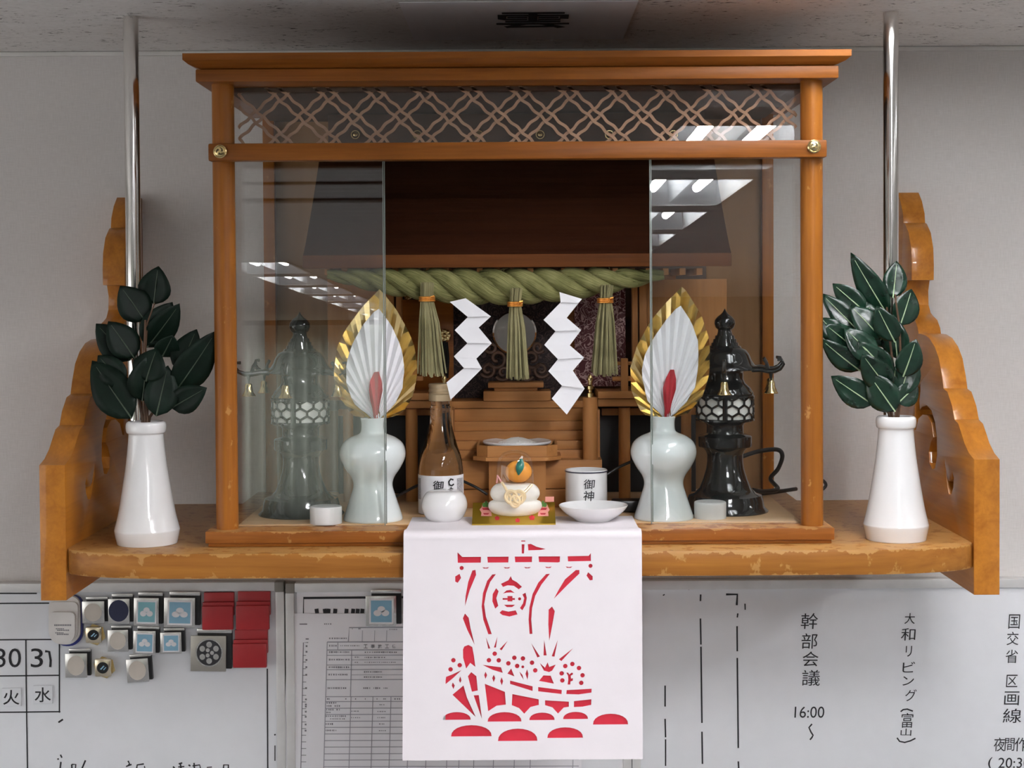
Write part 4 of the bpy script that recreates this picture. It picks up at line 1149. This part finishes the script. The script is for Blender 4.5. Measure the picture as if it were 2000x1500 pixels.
A_ = [[(790, 78), (830, 78), (830, 88), (790, 88)], [(795, 115), (822, 115), (818, 205), (797, 205)], [(855, 115), (885, 112), (940, 140), (1030, 163), (980, 172), (860, 175)],
      [(168, 190), (215, 235), (398, 235), (396, 292), (172, 292)], [(460, 235), (668, 235), (665, 292), (465, 292)], [(728, 235), (897, 235), (895, 290), (733, 290)], [(960, 235), (1170, 235), (1168, 290), (1150, 295), (966, 290)],
      [(1245, 235), (1450, 232), (1470, 205), (1472, 283), (1248, 285)],
      [(190, 400), (205, 440), (172, 488), (148, 475), (148, 425)], [(1445, 392), (1490, 432), (1490, 468), (1463, 472), (1430, 425)],
      [(315, 368), (345, 362), (352, 410), (290, 560), (245, 715), (250, 620), (275, 480)], [(1325, 370), (1360, 370), (1360, 405), (1240, 520), (1112, 650), (1160, 560), (1220, 460)],
      [(245, 787), (282, 830), (300, 930), (342, 1095), (270, 950), (225, 835)], [(1095, 725), (1122, 770), (1100, 900), (1070, 1060), (1060, 900), (1062, 755)],
      [(510, 408), (545, 405), (490, 480), (450, 590), (432, 700), (450, 820), (508, 990), (475, 992), (425, 850), (408, 720), (420, 590), (460, 470)],
      [(1035, 408), (1072, 405), (990, 510), (930, 620), (900, 740), (893, 850), (905, 990), (878, 992), (867, 850), (875, 730), (905, 600), (960, 490)],
      [(690, 425), (705, 460), (750, 485), (800, 530), (770, 555), (720, 520), (660, 515), (615, 530), (595, 500), (640, 478), (668, 465)],
      [(548, 542), (572, 572), (550, 640), (570, 715), (540, 742), (512, 670), (515, 600)], [(835, 588), (848, 640), (835, 710), (805, 760), (782, 738), (812, 690), (822, 640), (805, 605)],
      [(608, 758), (670, 772), (740, 760), (758, 800), (680, 820), (610, 805), (583, 782)], [(615, 595), (650, 565), (690, 560), (730, 590), (690, 585), (650, 587)],
      [(612, 640), (660, 640), (660, 620), (708, 620), (708, 640), (732, 640), (732, 658), (708, 658), (708, 672), (660, 672), (660, 656), (612, 656)], [(625, 705), (735, 705), (705, 728), (655, 728)],
      [(450, 1020), (495, 1130), (475, 1133)], [(563, 1015), (550, 1122), (530, 1122)], [(665, 1055), (605, 1150), (585, 1138)], [(893, 1080), (980, 1212), (955, 1222)], [(1020, 1050), (1045, 1202), (1015, 1202)],
      [(1153, 1050), (1122, 1215), (1095, 1210)], [(1305, 1132), (1190, 1258), (1165, 1240)]]
for cx_, cy2 in ((445, 338), (652, 338), (852, 338), (1057, 336), (1258, 336)): A_.append([(cx_ - 34, cy2 - 2), (cx_, cy2 + 4), (cx_ + 34, cy2 - 2), (cx_ + 18, cy2 + 12), (cx_ - 18, cy2 + 12)])
for cx_, cy2, r in ((210, 343, 20), (1468, 330, 20), (778, 648, 15)): A_.append(disc2(cx_, cy2, r, n=14))
B_ = [[(240, 310), (280, 295), (318, 315), (335, 400), (350, 510), (300, 470), (260, 525), (230, 420), (228, 340)], [(65, 605), (130, 580), (215, 540), (130, 620), (55, 680)],
      [(203, 600), (215, 640), (203, 665), (190, 640)], [(130, 660), (150, 690), (137, 725), (120, 690)], [(450, 557), (465, 590), (450, 628), (437, 590)], [(530, 588), (545, 620), (530, 660), (515, 620)], [(607, 612), (622, 650), (610, 692), (593, 650)],
      [(310, 560), (360, 600), (375, 740), (318, 752), (278, 600)], [(418, 490), (600, 515), (618, 570), (520, 540)], [(700, 528), (732, 605), (663, 577)],
      [(780, 557), (810, 590), (822, 640), (795, 595)], [(855, 535), (868, 580), (860, 640), (840, 580)], [(978, 475), (1030, 522), (1055, 470), (1072, 515), (1135, 492), (1100, 550), (1070, 565), (1020, 550)],
      [(1015, 597), (1085, 600), (1118, 678), (972, 650)], [(1238, 572), (1255, 570), (1268, 590), (1290, 572), (1303, 575), (1303, 590), (1282, 602), (1285, 630), (1303, 625), (1303, 650), (1280, 658), (1278, 688), (1252, 688), (1258, 640), (1255, 600)],
      [(690, 645), (910, 703), (910, 748), (690, 678)], [(965, 710), (1195, 740), (1193, 780), (965, 752)], [(1243, 742), (1487, 730), (1485, 768), (1360, 785), (1240, 780)], [(128, 780), (235, 690), (270, 810), (357, 1000)], [(335, 788), (385, 785), (418, 1018)],
      [(443, 675), (640, 755), (650, 880), (560, 890), (478, 943)], [(713, 777), (970, 830), (972, 885), (890, 905), (830, 970), (780, 915), (708, 885)], [(1033, 840), (1265, 855), (1265, 905), (1215, 912), (1160, 970), (1105, 910), (1033, 888)], [(1315, 850), (1485, 833), (1483, 888), (1400, 905), (1315, 908)]]
for cx_, cy2 in ((135, 443), (108, 532), (197, 492), (538, 382), (482, 445), (578, 447), (672, 477), (730, 423), (814, 430), (758, 503), (903, 472), (935, 547), (1228, 507), (1297, 487), (1362, 527), (1397, 598), (1385, 672), (1193, 578), (1200, 647)): B_.append(disc2(cx_, cy2, 22, n=16))
B_.append(disc2(813, 512, 14, n=12))
for a, b, yb2, yt2 in ((35, 308, 1025, 950), (473, 803, 1045, 953), (880, 1127, 1033, 960), (1210, 1453, 1025, 955), (1502, 1845, 1080, 975), (117, 513, 1188, 1078), (575, 960, 1235, 1115), (1057, 1405, 1208, 1105)):
    mx_ = (a + b) / 2; B_.append([(b, yb2), (a, yb2)] + [(mx_ - (b - a) / 2 * math.cos(math.pi * q / 12) * (1 if 0 < q < 12 else 1), yb2 - (yb2 - yt2) * math.sin(math.pi * q / 12) ** .85) for q in range(1, 12)])
for L in A_: cut.append(ZA(L))
for L in B_: cut.append(ZB(L))
for L in cut: loops.append([local(hm(*p)) for p in L])
v, f = plate(loops, .0006)
g = G(); g.add([pA + hx * p.x - dn * p.y * -1 * -1 + hn * p.z if False else pA + hx * p.x + dn * (-p.y) + hn * p.z for p in v], f)
# the upper end bends back over the edge and lies on the case floor
prof_ = []
y_top = hm(1020, 1052)
D_in = floorD(1013, 1011, ZF) + .004
zflat = ZF + PT * .5
prof_.append((Yd(D_in), zflat)); prof_.append((Yd(2.035), zflat)); prof_.append((Yd(2.005), zflat + .0004))
p0 = Vector((Yd(2.005), zflat + .0004)); p3 = Vector((pA.y, pA.z)); p1 = p0 + Vector((-.034, .001)); p2 = p3 + Vector((-.001, .016))
for i in range(1, 15):
    t = i / 14; q = p0 * (1 - t) ** 3 + p1 * 3 * t * (1 - t) ** 2 + p2 * 3 * t * t * (1 - t) + p3 * t ** 3; prof_.append((q.x, q.y))
rows = [[(xL + (xR - xL) * i / 6, y, z) for i in range(7)] for y, z in prof_]
th = []
for j in range(len(prof_)):
    a = Vector(prof_[max(j - 1, 0)]); b = Vector(prof_[min(j + 1, len(prof_) - 1)]); t = (b - a).normalized(); th.append(Vector((-t.y, t.x)) * .0006)
rows2 = [[(x, y - th[j].x, z - th[j].y) for x, y, z in r] for j, r in enumerate(rows)]
g.grid(rows); g.grid([r[::-1] for r in rows2])
for e in (0, -1):
    g.grid([[r[e] for r in rows], [r[e] for r in rows2]])
g.build('white_sheet', M_PAPERV, scroll, smooth=30, fixn=False)
lo = [local(hm(*p)) for p in ((872, 1053), (1240, 1053), (1240, 1462), (872, 1462))]
g = G(); g.add([pA + hx * a + dn * (-b) - hn * .0016 for a, b in lo], [(0, 1, 2, 3)]); g.build('red_backing', M_RED, scroll, smooth=0)

# ------------------------------------------------------------------ cables
def cable(label, pts, r=.0022):
    P = [Vector(p) for p in pts]; Q = []
    for i in range(len(P) - 1):
        p0, p1, p2, p3 = P[max(i - 1, 0)], P[i], P[i + 1], P[min(i + 2, len(P) - 1)]
        for j in range(8):
            t = j / 8; Q.append(.5 * (2 * p1 + (p2 - p0) * t + (2 * p0 - 5 * p1 + 4 * p2 - p3) * t * t + (3 * p1 - p0 - 3 * p2 + p3) * t ** 3))
    Q.append(P[-1]); g = G(); g.tube(Q, r, 8)
    o = g.build('power_cable', M_BLACK, origin=P[0]); return tag(o, label, 'cable')
cable('black cable looping up behind the clear-seen lantern', [U(1446, 893, 2.24), U(1480, 882, 2.25), U(1517, 878, 2.26), U(1528, 890, 2.26), U(1520, 915, 2.27), U(1505, 935, 2.28), U(1519, 955, 2.25), U(1490, 960, 2.22), U(1470, 957, 2.21)], .0032)
zc_ = ZF + .004
def onfloor(px, py): D = floorD(px, py, zc_); return U(px, py, D)
cable('black cable lying across the case floor from the stair base to the post', [onfloor(1180, 992), onfloor(1230, 990), onfloor(1290, 985), onfloor(1350, 975), onfloor(1480, 965), onfloor(1555, 955)], .003)
cable('thin black cord running slantwise beside the glass bottle', [U(770, 972, 2.19), U(800, 956, 2.185), U(832, 940, 2.182), U(850, 930, 2.19)], .002)
cable('thin black cord running slantwise beside the offering stand', [U(905, 940, 2.185), U(930, 952, 2.18), U(952, 966, 2.178)], .002)
cable('thin black cord running slantwise behind the porcelain cup', [U(1176, 934, 2.18), U(1210, 912, 2.185), U(1250, 895, 2.19)], .002)
cable('black cable loop poking out beside the bright front post', [U(1585, 962, 2.15), U(1603, 958, 2.15), U(1613, 948, 2.15), U(1606, 938, 2.15), U(1585, 934, 2.15)], .0022)
o = G().pbox(1196, 1256, 978, 1000, floorD(1225, 1001, ZF + .001), floorD(1225, 1001, ZF + .001) + .03, .003).build('power_adapter', M_BLACK); tag(o, 'small black power adapter behind the sake dish', 'adapter')

# calligraphy sheet stuck on the ceiling above the case
g = G(); a0, a1 = -.15, .155
g.box(a0, a1, Yd(2.03), Yd(2.33), CEIL - .0012, CEIL - .0006, 0); sh = g.build('ceiling_charm', M_PAPER, origin=((a0 + a1) / 2, Yd(2.18), CEIL)); tag(sh, 'white calligraphy sheet on the ceiling above the case', 'paper sheet')
v, f, w, h = glyph('雲', .02); g = G()
g.add([(.022 + x * .10 / w, Yd(2.165) - y * .125 / h, CEIL - .0018) for x, y in v], f); g.build('brush_character', M_INK, sh, smooth=0, fixn=False)

# ------------------------------------------------------------------ whiteboards
DW = 2.412
def board(name, label, px0, px1, yt, corners):
    t = thing(name, label, 'whiteboard', U((px0 + px1) / 2, 1300, DW))
    c0, c1 = U(px0, yt, DW), U(px1, yt, DW)
    zt = U((px0 + px1) / 2, yt, DW).z; zb = zt - .62
    fw = .014
    g = G(); g.box(c0.x + .004, c1.x - .004, Yd(DW) + .002, -.0005, zb, zt - .003, .001); s_ = g.build('board_surface', M_BOARD, t)
    g = G(); g.box(c0.x + (.014 if corners[0] else 0), c1.x - (.014 if corners[1] else 0), Yd(DW) - .004, -.0005, zt - fw, zt, .0015); g.build('frame_rail', M_ALU, t)
    for x_, q in ((c0.x, 1), (c1.x, -1)):
        a, b = sorted((x_, x_ + q * .020))
        a2, b2 = sorted((x_, x_ + q * .013))
        g = G(); g.box(a2, b2, Yd(DW) - .004, -.0005, zb, zt - .015, .0015); g.build('frame_stile', M_ALU, t)
        if corners[0 if q > 0 else 1]:
            g = G(); g.box(*sorted((x_, x_ + q * .0145)), Yd(DW) - .005, -.0005, zt - .016, zt + .0003, .003); g.build('corner_cap', M_CORN, t)
    return t, s_
B1, s1 = board('whiteboard', 'whiteboard with a month calendar grid and rows of clip magnets', -330, 555, 1138.5, (1, 1))
B2, s2 = board('whiteboard', 'whiteboard carrying the printed construction form, behind the cut-paper picture', 557.5, 1232, 1136.5, (1, 0))
B3, s3 = board('whiteboard', 'whiteboard with handwritten vertical schedule columns', 1233, 2170, 1131, (0, 1))
DI = DW + .0014                           # just proud of the enamel
def Lm(g, pts, w): stroke(g, pts, w, DI)
g = G()
for L in ([(-60, 1179), (96, 1178)], [(-60, 1250), (112, 1249)], [(-60, 1321), (116, 1319)], [(-60, 1392), (118, 1390)], [(50.5, 1250), (51, 1320), (52, 1392), (54, 1520)], [(116, 1250), (116, 1392)], [(522, 1306), (523, 1520)], [(110, 1178), (115, 1250)][:0] or [(-60, 1159), (72, 1159)]):
    Lm(g, L, 2.6)
g.build('calendar_line', M_INK, B1, kind='stuff', smooth=0, fixn=False)
g = G(); write(g, '30', 16, 1285, 37, DI, 50); write(g, '3', 72, 1285, 37, DI, 24); Lm(g, [(88, 1272), (96, 1273), (99, 1290), (98, 1303)], 4.5)
g.build('date_numerals', M_INK, B1, smooth=0, fixn=False)
g = G()
for L, w in (([(114, 1411), (123, 1405)], 3.5), ([(118, 1474), (121, 1480)], 3), ([(112, 1483), (115, 1482)], 3), ([(119, 1488), (117, 1505)], 3.2), ([(140, 1493), (141, 1506)], 3), ([(140, 1493), (148, 1493), (147, 1506)], 2.6), ([(167, 1485), (158, 1506)], 3.2),
             ([(250, 1486), (253, 1492), (246, 1497), (257, 1493)], 3), ([(266, 1506), (268, 1494), (281, 1492)], 3), ([(282, 1496), (284, 1506)], 2), ([(338, 1497), (343, 1503)], 3), ([(349, 1492), (356, 1490)], 3), ([(352, 1490), (354, 1504)], 3), ([(348, 1498), (360, 1497)], 2.4), ([(368, 1494), (372, 1496)], 3), ([(379, 1490), (380, 1506)], 3), ([(376, 1496), (390, 1494), (392, 1504)], 2.6),
             ([(404, 1499), (414, 1498)], 2), ([(436, 1506), (437, 1494), (446, 1494), (446, 1506)], 3), ([(536, 1434), (538, 1436)], 3), ([(537, 1456), (537, 1486)], 2)):
    Lm(g, L, w)
g.build('handwriting', M_INK, B1, kind='stuff', smooth=0, fixn=False)
g = G()
for L, w in (([(1299, 1339), (1299, 1380)], 2.8), ([(1299, 1404), (1300, 1440)], 2.8), ([(1300, 1444), (1300, 1496)], 2.6), ([(1368.5, 1161), (1368, 1174)], 3), ([(1368, 1208), (1369, 1259)], 3), ([(1369, 1263), (1371, 1412)], 3), ([(1371, 1429), (1372, 1492)], 3), ([(1418, 1161), (1440, 1161), (1439, 1182)], 4), ([(1441, 1198), (1440, 1206)], 2.6), ([(1439.5, 1223), (1440, 1272)], 3), ([(1440, 1285), (1442, 1461)], 3), ([(1442, 1487), (1443, 1504)], 3), ([(1455, 1179), (1455.5, 1191)], 2.4),
             ([(1296, 1161), (1297, 1163)], 4), ([(1343, 1148), (1347, 1151)], 4), ([(1371, 1149), (1374, 1149)], 4), ([(1418, 1148), (1432, 1148)], 3), ([(1246 + 1, 1490), (1247, 1500)], 2)):
    Lm(g, L, w)
g.build('dashed_line', M_INK, B3, kind='stuff', smooth=0, fixn=False)
g = G()
for ch, px, py, h, w in (('幹', 1581, 1213, 31, 33), ('部', 1581, 1252, 30, 31), ('会', 1583, 1287, 29, 31), ('議', 1584, 1324, 31, 35), ('16:00', 1581, 1391, 22, 58)): write(g, ch, px, py, h, DI, w, slant=.05)
Lm(g, [(1586, 1414), (1580, 1421), (1584, 1430), (1588, 1436), (1586, 1440), (1582, 1445)], 3)
g.build('handwriting', M_INK, B3, kind='stuff', smooth=0, fixn=False)
g = G()
for ch, px, py, h, w in (('大', 1777, 1208, 21, 20), ('和', 1774, 1239, 24, 28), ('リ', 1775, 1272, 21, 12), ('ビ', 1775, 1303, 21, 24), ('ン', 1774, 1330, 18, 22), ('グ', 1779, 1358, 23, 22), ('富', 1772, 1407, 29, 23), ('山', 1769.5, 1430, 14, 21)): write(g, ch, px, py, h, DI, w, slant=.06)
Lm(g, [(1759, 1390), (1764, 1386), (1772, 1385), (1783, 1389)], 2.8); Lm(g, [(1752, 1441), (1757, 1448), (1767, 1450), (1778, 1447), (1788, 1442)], 2.8)
g.build('handwriting', M_INK, B3, kind='stuff', smooth=0, fixn=False)
g = G()
for ch, px, py, h, w in (('国', 1981, 1214, 28, 22), ('交', 1978, 1247, 26, 23), ('省', 1976, 1282, 26, 24), ('区', 1976.5, 1330, 24, 22), ('画', 1976, 1364, 27, 29), ('線', 1977, 1398, 28, 36), ('夜', 1952, 1454, 27, 22), ('間', 1972, 1454, 25, 19), ('作', 1995, 1454, 27, 26), ('(', 1934, 1491, 24, 8), ('20:30', 1981, 1490, 20, 62)): write(g, ch, px, py, h, DI, w, slant=.06)
g.build('handwriting', M_INK, B3, kind='stuff', smooth=0, fixn=False)
# weekday tiles
for ch, px, py, lab in (('火', 22, 1362, 'white square weekday tile at the board edge, under the left date number'), ('水', 83.5, 1357, 'white square weekday tile with a branching character, nearer the clip magnets')):
    q = U(px, py, DI); g = G(); g.pbox(px - 19, px + 19, py - 18, py + 18, DW - .002, DI, .003); o = g.build('weekday_magnet', M_BOARD, origin=U(px, py, DI)); tag(o, lab, 'magnet', 'weekday magnets')
    g = G(); write(g, ch, px, py, 29, DW - .0022, 32, offset=.008); g.build('weekday_character', M_INK, o, smooth=0, fixn=False)

# clip magnets
def clip(label, x0, x1, y0, y1, kind, tilt=0., gx=None, group='clip magnets on the calendar board'):
    w, h = x1 - x0, y1 - y0; cx_, cy2 = (x0 + x1) / 2, (y0 + y1) / 2
    q = U(cx_, cy2, DI)
    t = thing('clip_magnet', label, 'magnet clip', q, group)
    Db, Dm2, Dfr = DI, DI - .008, DI - .016
    rot = Matrix.Translation(q) @ Matrix.Rotation(tilt, 4, 'Y') @ Matrix.Translation(-q)
    def bx(name, mat, a0, a1, b0, b1, d0, d1, bev=.0012, par=None):
        g = G(); g.pbox(x0 + w * a0, x0 + w * a1, y0 + h * b0, y0 + h * b1, d0, d1, bev); g.v = [rot @ p for p in g.v]
        return g.build(name, mat, par or t)
    def flat(par, name, mat, polys, d):
        g = G()
        for L in polys: poly(g, [(x0 + w * a, y0 + h * b) for a, b in L], lambda a, b: U(a, b, d))
        g.v = [rot @ p for p in g.v]; return g.build(name, mat, par, smooth=0, fixn=False)
    if kind == 'red':
        bx('rear_jaw', M_REDPL, .06, .97, 0., .62, Dm2, Db); bx('hinge_bar', M_REDPL, .02, .97, .26, .40, Dfr + .003, Dm2); bx('front_jaw', M_REDPL, 0., .94, .36, 1., Dfr, Dm2, .002); return t
    if kind == 'hex':
        g = G(); g.add(*_hexprism(cx_, cy2, w / 2, Dm2, Db)); g.build('gilt_rim', M_BRASS, t, smooth=0)
        bx('front_plate', plain('pale_gold_plate', (.75, .66, .5), .2, .9), .06, .78, .14, .92, Dfr, Dm2, .003)
        pl = flat(t, 'black_disc', M_LACQ, [disc2(.42, .52, .26, .25)], Dfr - .0004); flat(pl, 'blue_flash', M_BLUE, [[(.30, .58), (.46, .42), (.50, .45), (.36, .60)], [(.44, .60), (.56, .48), (.58, .51), (.48, .62)]], Dfr - .0008); return t
    bx('magnet_back', M_BLACK, .16, 1., .0 + .05, .93, Dm2, Db); bx('sprung_lip', M_SILV, .14, .99, 0., .10, Dfr + .004, Dm2, .002)
    pl = bx('front_plate', M_SILV if kind != 'medal' else plain('dull_nickel', (.45, .43, .38), .35, .8), 0., .86, .16, 1., Dfr, Dfr + .003, .001)
    if kind == 'beige':
        flat(pl, 'beige_disc', M_BEIGE, [disc2(.42, .58, .34, .34)], Dfr - .0003)
    if kind == 'navy':
        flat(pl, 'navy_disc', M_NAVY, [disc2(.42, .56, .40, .36)], Dfr - .0003)
    if kind == 'medal':
        m = flat(pl, 'dark_medallion', plain('dark_nickel', (.06, .06, .065), .35, .6), [disc2(.45, .56, .33, .33, 28)], Dfr - .0003)
        petals = [disc2(.45 + .19 * math.cos(q_ * 1.0472 + .5), .56 + .19 * math.sin(q_ * 1.0472 + .5), .07, .07, 10) for q_ in range(6)] + [disc2(.45 + .07 * math.cos(q_ * 2.094), .56 + .07 * math.sin(q_ * 2.094), .05, .05, 8) for q_ in range(3)]
        flat(m, 'emblem_petals', M_SILV, petals, Dfr - .0008)
        flat(m, 'medallion_rim', M_SILV, [[(.45 + r * math.cos(a), .56 + r * math.sin(a)) for r, a in ((.33, u), (.33, u + .26), (.30, u + .26), (.30, u))] for u in [i * .2618 for i in range(24)]], Dfr - .0006)
    if kind in ('blue', 'teal'):
        flat(pl, 'white_border', M_PAPER, [[(.10, .24), (.78, .24), (.78, .93), (.10, .93)]], Dfr - .0003)
        sq = flat(pl, 'blue_square', M_BLUE if kind == 'blue' else M_TEAL, [[(.15, .29), (.73, .29), (.73, .88), (.15, .88)]], Dfr - .0006)
        flat(sq, 'flower_mark', M_PAPER, [disc2(.44, .53, .11, .09, 14), disc2(.33, .63, .11, .085, 14), disc2(.55, .63, .11, .085, 14)], Dfr - .0009)
        flat(sq, 'flower_eye', M_BLUE if kind == 'blue' else M_TEAL, [[(.39, .57), (.44, .60), (.49, .57), (.44, .585)]], Dfr - .0012)
    return t
def _hexprism(cx_, cy2, r, d0, d1):
    n = 6; vs = [U(cx_ + r * math.cos(i * math.pi / 3 + .3), cy2 + r * math.sin(i * math.pi / 3 + .3), d) for d in (d0, d1) for i in range(n)]
    return vs, [tuple(range(n)), tuple(range(2 * n - 1, n - 1, -1))] + [(i, i + n, (i + 1) % n + n, (i + 1) % n) for i in range(n)]
clip('silver clip magnet with beige disc, top row beside the white plastic clip', 160, 211, 1166, 1218, 'beige')
clip('silver clip magnet with navy disc in the top row', 211, 260, 1160, 1219, 'navy')
clip('silver clip magnet with teal square flower mark, top row', 261, 318, 1157, 1223, 'teal', .02)
clip('largest silver clip magnet with blue square flower mark, top row', 320, 391, 1156, 1226, 'blue', .02)
clip('red plastic clip magnet in the top row beside the largest blue mark', 394, 459, 1157, 1231, 'red')
clip('red plastic clip magnet in the top corner by the board frame', 460, 530, 1155, 1231, 'red')
clip('red plastic clip magnet below the corner red one', 454, 525, 1230, 1305, 'red')
clip('gold six-sided clip magnet with black disc, middle row', 164, 207, 1219, 1260, 'hex')
clip('silver clip magnet with beige disc, middle row', 210, 257, 1222, 1273, 'beige')
clip('silver clip magnet with blue square flower mark, middle row beside the beige disc', 260, 311, 1223, 1279, 'blue', .03)
clip('small silver clip magnet with blue square flower mark, middle row', 313, 361, 1227, 1277, 'blue', -.01)
clip('large nickel clip magnet with a dark crest medallion', 372, 453, 1228, 1312, 'medal', .02)
clip('silver clip magnet with beige disc, bottom row next to the calendar', 127, 177, 1267, 1324, 'beige')
clip('gold six-sided clip magnet with black disc, bottom row', 182, 226, 1281, 1326, 'hex')
clip('tilted silver clip magnet with beige disc, last in the bottom row', 247, 297, 1278, 1333, 'beige', -.06)
clip('silver clip magnet with blue square flower mark holding the printed form', 714, 784, 1152, 1224, 'blue', 0, group='form clip')
# white plastic clip with a blue back
q = U(125, 1215, DI); wc = thing('plastic_clip', 'white plastic magnet clip with blue back at the calendar corner', 'magnet clip', q)
def rr_poly(x0, x1, y0, y1, r, rb=None):
    P = []; rb = rb or r
    for cx_, cy2, a0, rr in ((x1 - r, y0 + r, -90, r), (x1 - rb, y1 - rb, 0, rb), (x0 + rb, y1 - rb, 90, rb), (x0 + r, y0 + r, 180, r)):
        for i in range(7): a = R(a0 + i * 15); P.append((cx_ + rr * math.cos(a), cy2 + rr * math.sin(a)))
    return P
for nm, mt, (x0, x1, y0, y1, r, rb), d0, d1 in (('blue_back', plain('blue_plastic', (.02, .03, .22), .4), (104, 161, 1163, 1262, 20, 26), DI - .008, DI), ('middle_shell', M_WPL, (97, 156, 1165, 1259, 18, 26), DI - .015, DI - .008), ('upper_shell', M_WPL, (95, 152, 1176, 1256, 10, 24), DI - .019, DI - .015), ('front_tab', M_WPL, (96, 146, 1196, 1258, 9, 22), DI - .026, DI - .019)):
    g = G(); g.prism([U(a, b, d0) for a, b in rr_poly(x0, x1, y0, y1, r, rb)], (0, d1 - d0, 0)); o = g.build(nm, mt, wc, smooth=30)
g = G()
for y, x0, x1, w in ((1221, 106, 137, 3), (1228, 109, 124, 2), (1231, 112, 134, 2.4), (1236, 108, 122, 2), (1239, 111, 134, 2.4)):
    x = x0
    while x < x1: stroke(g, [(x, y), (x + 2.4, y)], w, DI - .0264); x += 3.4
g.build('tiny_print', M_GREYINK, o, kind='stuff', smooth=0, fixn=False)

# papers on the middle board
def sheet(label, L, d, group=None):
    g = G(); P = [U(a, b, d) for a, b in L]; g.prism(P, (0, .0006, 0)); o = g.build('paper_sheet', M_PAPER, origin=P[0]); return tag(o, label, 'paper sheet', group)
po = sheet('poster with a thick black border, mostly hidden behind the printed forms', [(580, 1156), (1100, 1153), (1100, 1400), (580, 1400)], DI - .0012)
g = G(); stroke(g, [(591, 1300), (593, 1168), (1090, 1164)], 4.5, DI - .0016)
for x in (618, 634, 642, 655, 677, 690, 699, 708): stroke(g, [(x, 1189), (x + (3 if x in (618, 634) else -2), 1210)], 7.5, DI - .0016)
g.build('bold_print', M_INK, po, kind='stuff', smooth=0, fixn=False)
f1 = sheet('printed form sheet, the back one showing only its left margin', [(563, 1198), (740, 1198), (733, 1530), (551, 1530)], DI - .0024, 'printed construction forms')
f2 = sheet('printed construction form with a ruled table, front sheet under the blue clip', [(606, 1199), (1140, 1196), (1135, 1530), (601, 1530)], DI - .0036, 'printed construction forms')
g = G(); d = DI - .0028
stroke(g, [(602, 1255), (592.5, 1255), (587, 1530)], 1.6, d)
for y in range(1280, 1530, 13): stroke(g, [(591 - (y - 1280) * .018, y), (598, y)], 1.2, d)
for y in (1262, 1273, 1289, 1303, 1318, 1344, 1366, 1376, 1380, 1390, 1400, 1415, 1427): stroke(g, [(597 - (y - 1262) * .012, y), (600.5 - (y - 1262) * .012, y)], 3.4, d)
stroke(g, [(585, 1219), (600, 1219)], 2.2, d); stroke(g, [(597, 1248), (603, 1248)], 2.4, d)
g.build('printed_table', M_GREYINK, f1, kind='stuff', smooth=0, fixn=False)
zt5 = lambda a, b: (540 + a / 4.1667, 1140 + b / 4.1667)
d = DI - .0040
g = G()
lft = lambda y: 413 - (y - 475) * .031
for y in (475, 540, 583, 662, 700, 782, 920, 960, 1014, 1065, 1120, 1170, 1223, 1277, 1330, 1385, 1436, 1490, 1540): stroke(g, [zt5(lft(y), y), zt5(2460, y - 6)], 1.5 if y > 540 else 2, d)
for x, y0, y1 in ((413, 475, 1560), (612, 540, 920), (606, 920, 1560), (785, 920, 1560), (932, 920, 1560), (1080, 920, 1560), (1230, 920, 1560), (1400, 920, 1560), (1500, 920, 1560), (1620, 920, 1560), (1780, 920, 1560), (1950, 920, 1560), (2080, 920, 1560), (2440, 475, 1560), (500, 480, 540)): stroke(g, [zt5(x, y0), zt5(x - (y1 - y0) * .028, y1)], 1.5, d)
for y in (620, 742): stroke(g, [zt5(612, y), zt5(2440, y - 4)], 1., d)
stroke(g, [zt5(585, 470), zt5(592, 358), zt5(1500, 352)], 2, d)
for x in (700, 800, 898): stroke(g, [zt5(x, 380), zt5(x - 3, 470)], 1, d)
g.build('table_ruling', M_LINE, f2, kind='stuff', smooth=0, fixn=False)
g = G()
for i, ch in enumerate('工事施工体'): write(g, ch, zt5(725 + i * 58, 510)[0], zt5(0, 510)[1], 7.6, d - .0002, 7.6, offset=.02)
rr = random.Random(11)
for x0, x1, y, h in ((430, 480, 505, 4), (520, 680, 505, 1.6), (430, 595, 557, 3.4), (720, 980, 558, 3), (640, 672, 598, 2.2), (720, 880, 600, 2.4), (640, 665, 640, 1.6), (720, 980, 640, 1.6), (430, 595, 618, 3.4), (430, 595, 680, 3.4), (430, 590, 740, 3.4), (718, 855, 718, 2.6), (718, 862, 760, 2.6), (425, 585, 850, 3.6), (715, 770, 850, 3.8), (798, 850, 850, 3.4), (880, 915, 850, 2.6),
                     (422, 440, 938, 2.6), (570, 582, 938, 2.6), (650, 665, 938, 3), (730, 745, 938, 3), (825, 840, 938, 3), (880, 892, 938, 3), (970, 1020, 938, 3), (420, 490, 970, 3), (420, 455, 995, 3), (485, 535, 995, 3.2), (418, 480, 1025, 3.2), (500, 535, 1025, 3), (418, 455, 1048, 3.2), (415, 580, 1078, 3), (450, 565, 1100, 2), (415, 470, 1142, 3.6), (415, 512, 1194, 3.2), (850, 900, 985, 2), (835, 900, 1040, 2.2), (835, 900, 1090, 2.2), (850, 900, 1142, 2), (850, 900, 1196, 2), (622, 690, 1038, 2), (622, 690, 1090, 2.2), (187, 262, 332, 2), (385, 440, 328, 2.2), (428, 575, 445, 2.6), (612, 625, 367, 2.4), (665, 680, 367, 2.4), (918, 980, 372, 2)):
    if x0 < 330: continue
    x = x0
    while x < x1:
        wd = rr.uniform(5, 11); a, b = zt5(x - (y - 475) * .022, y); stroke(g, [(a, b), (a + wd / 4.17, b)], h * rr.uniform(.7, 1.1), d - .0002); x += wd + rr.uniform(3, 12)
g.build('small_print', M_GREYINK, f2, kind='stuff', smooth=0, fixn=False)
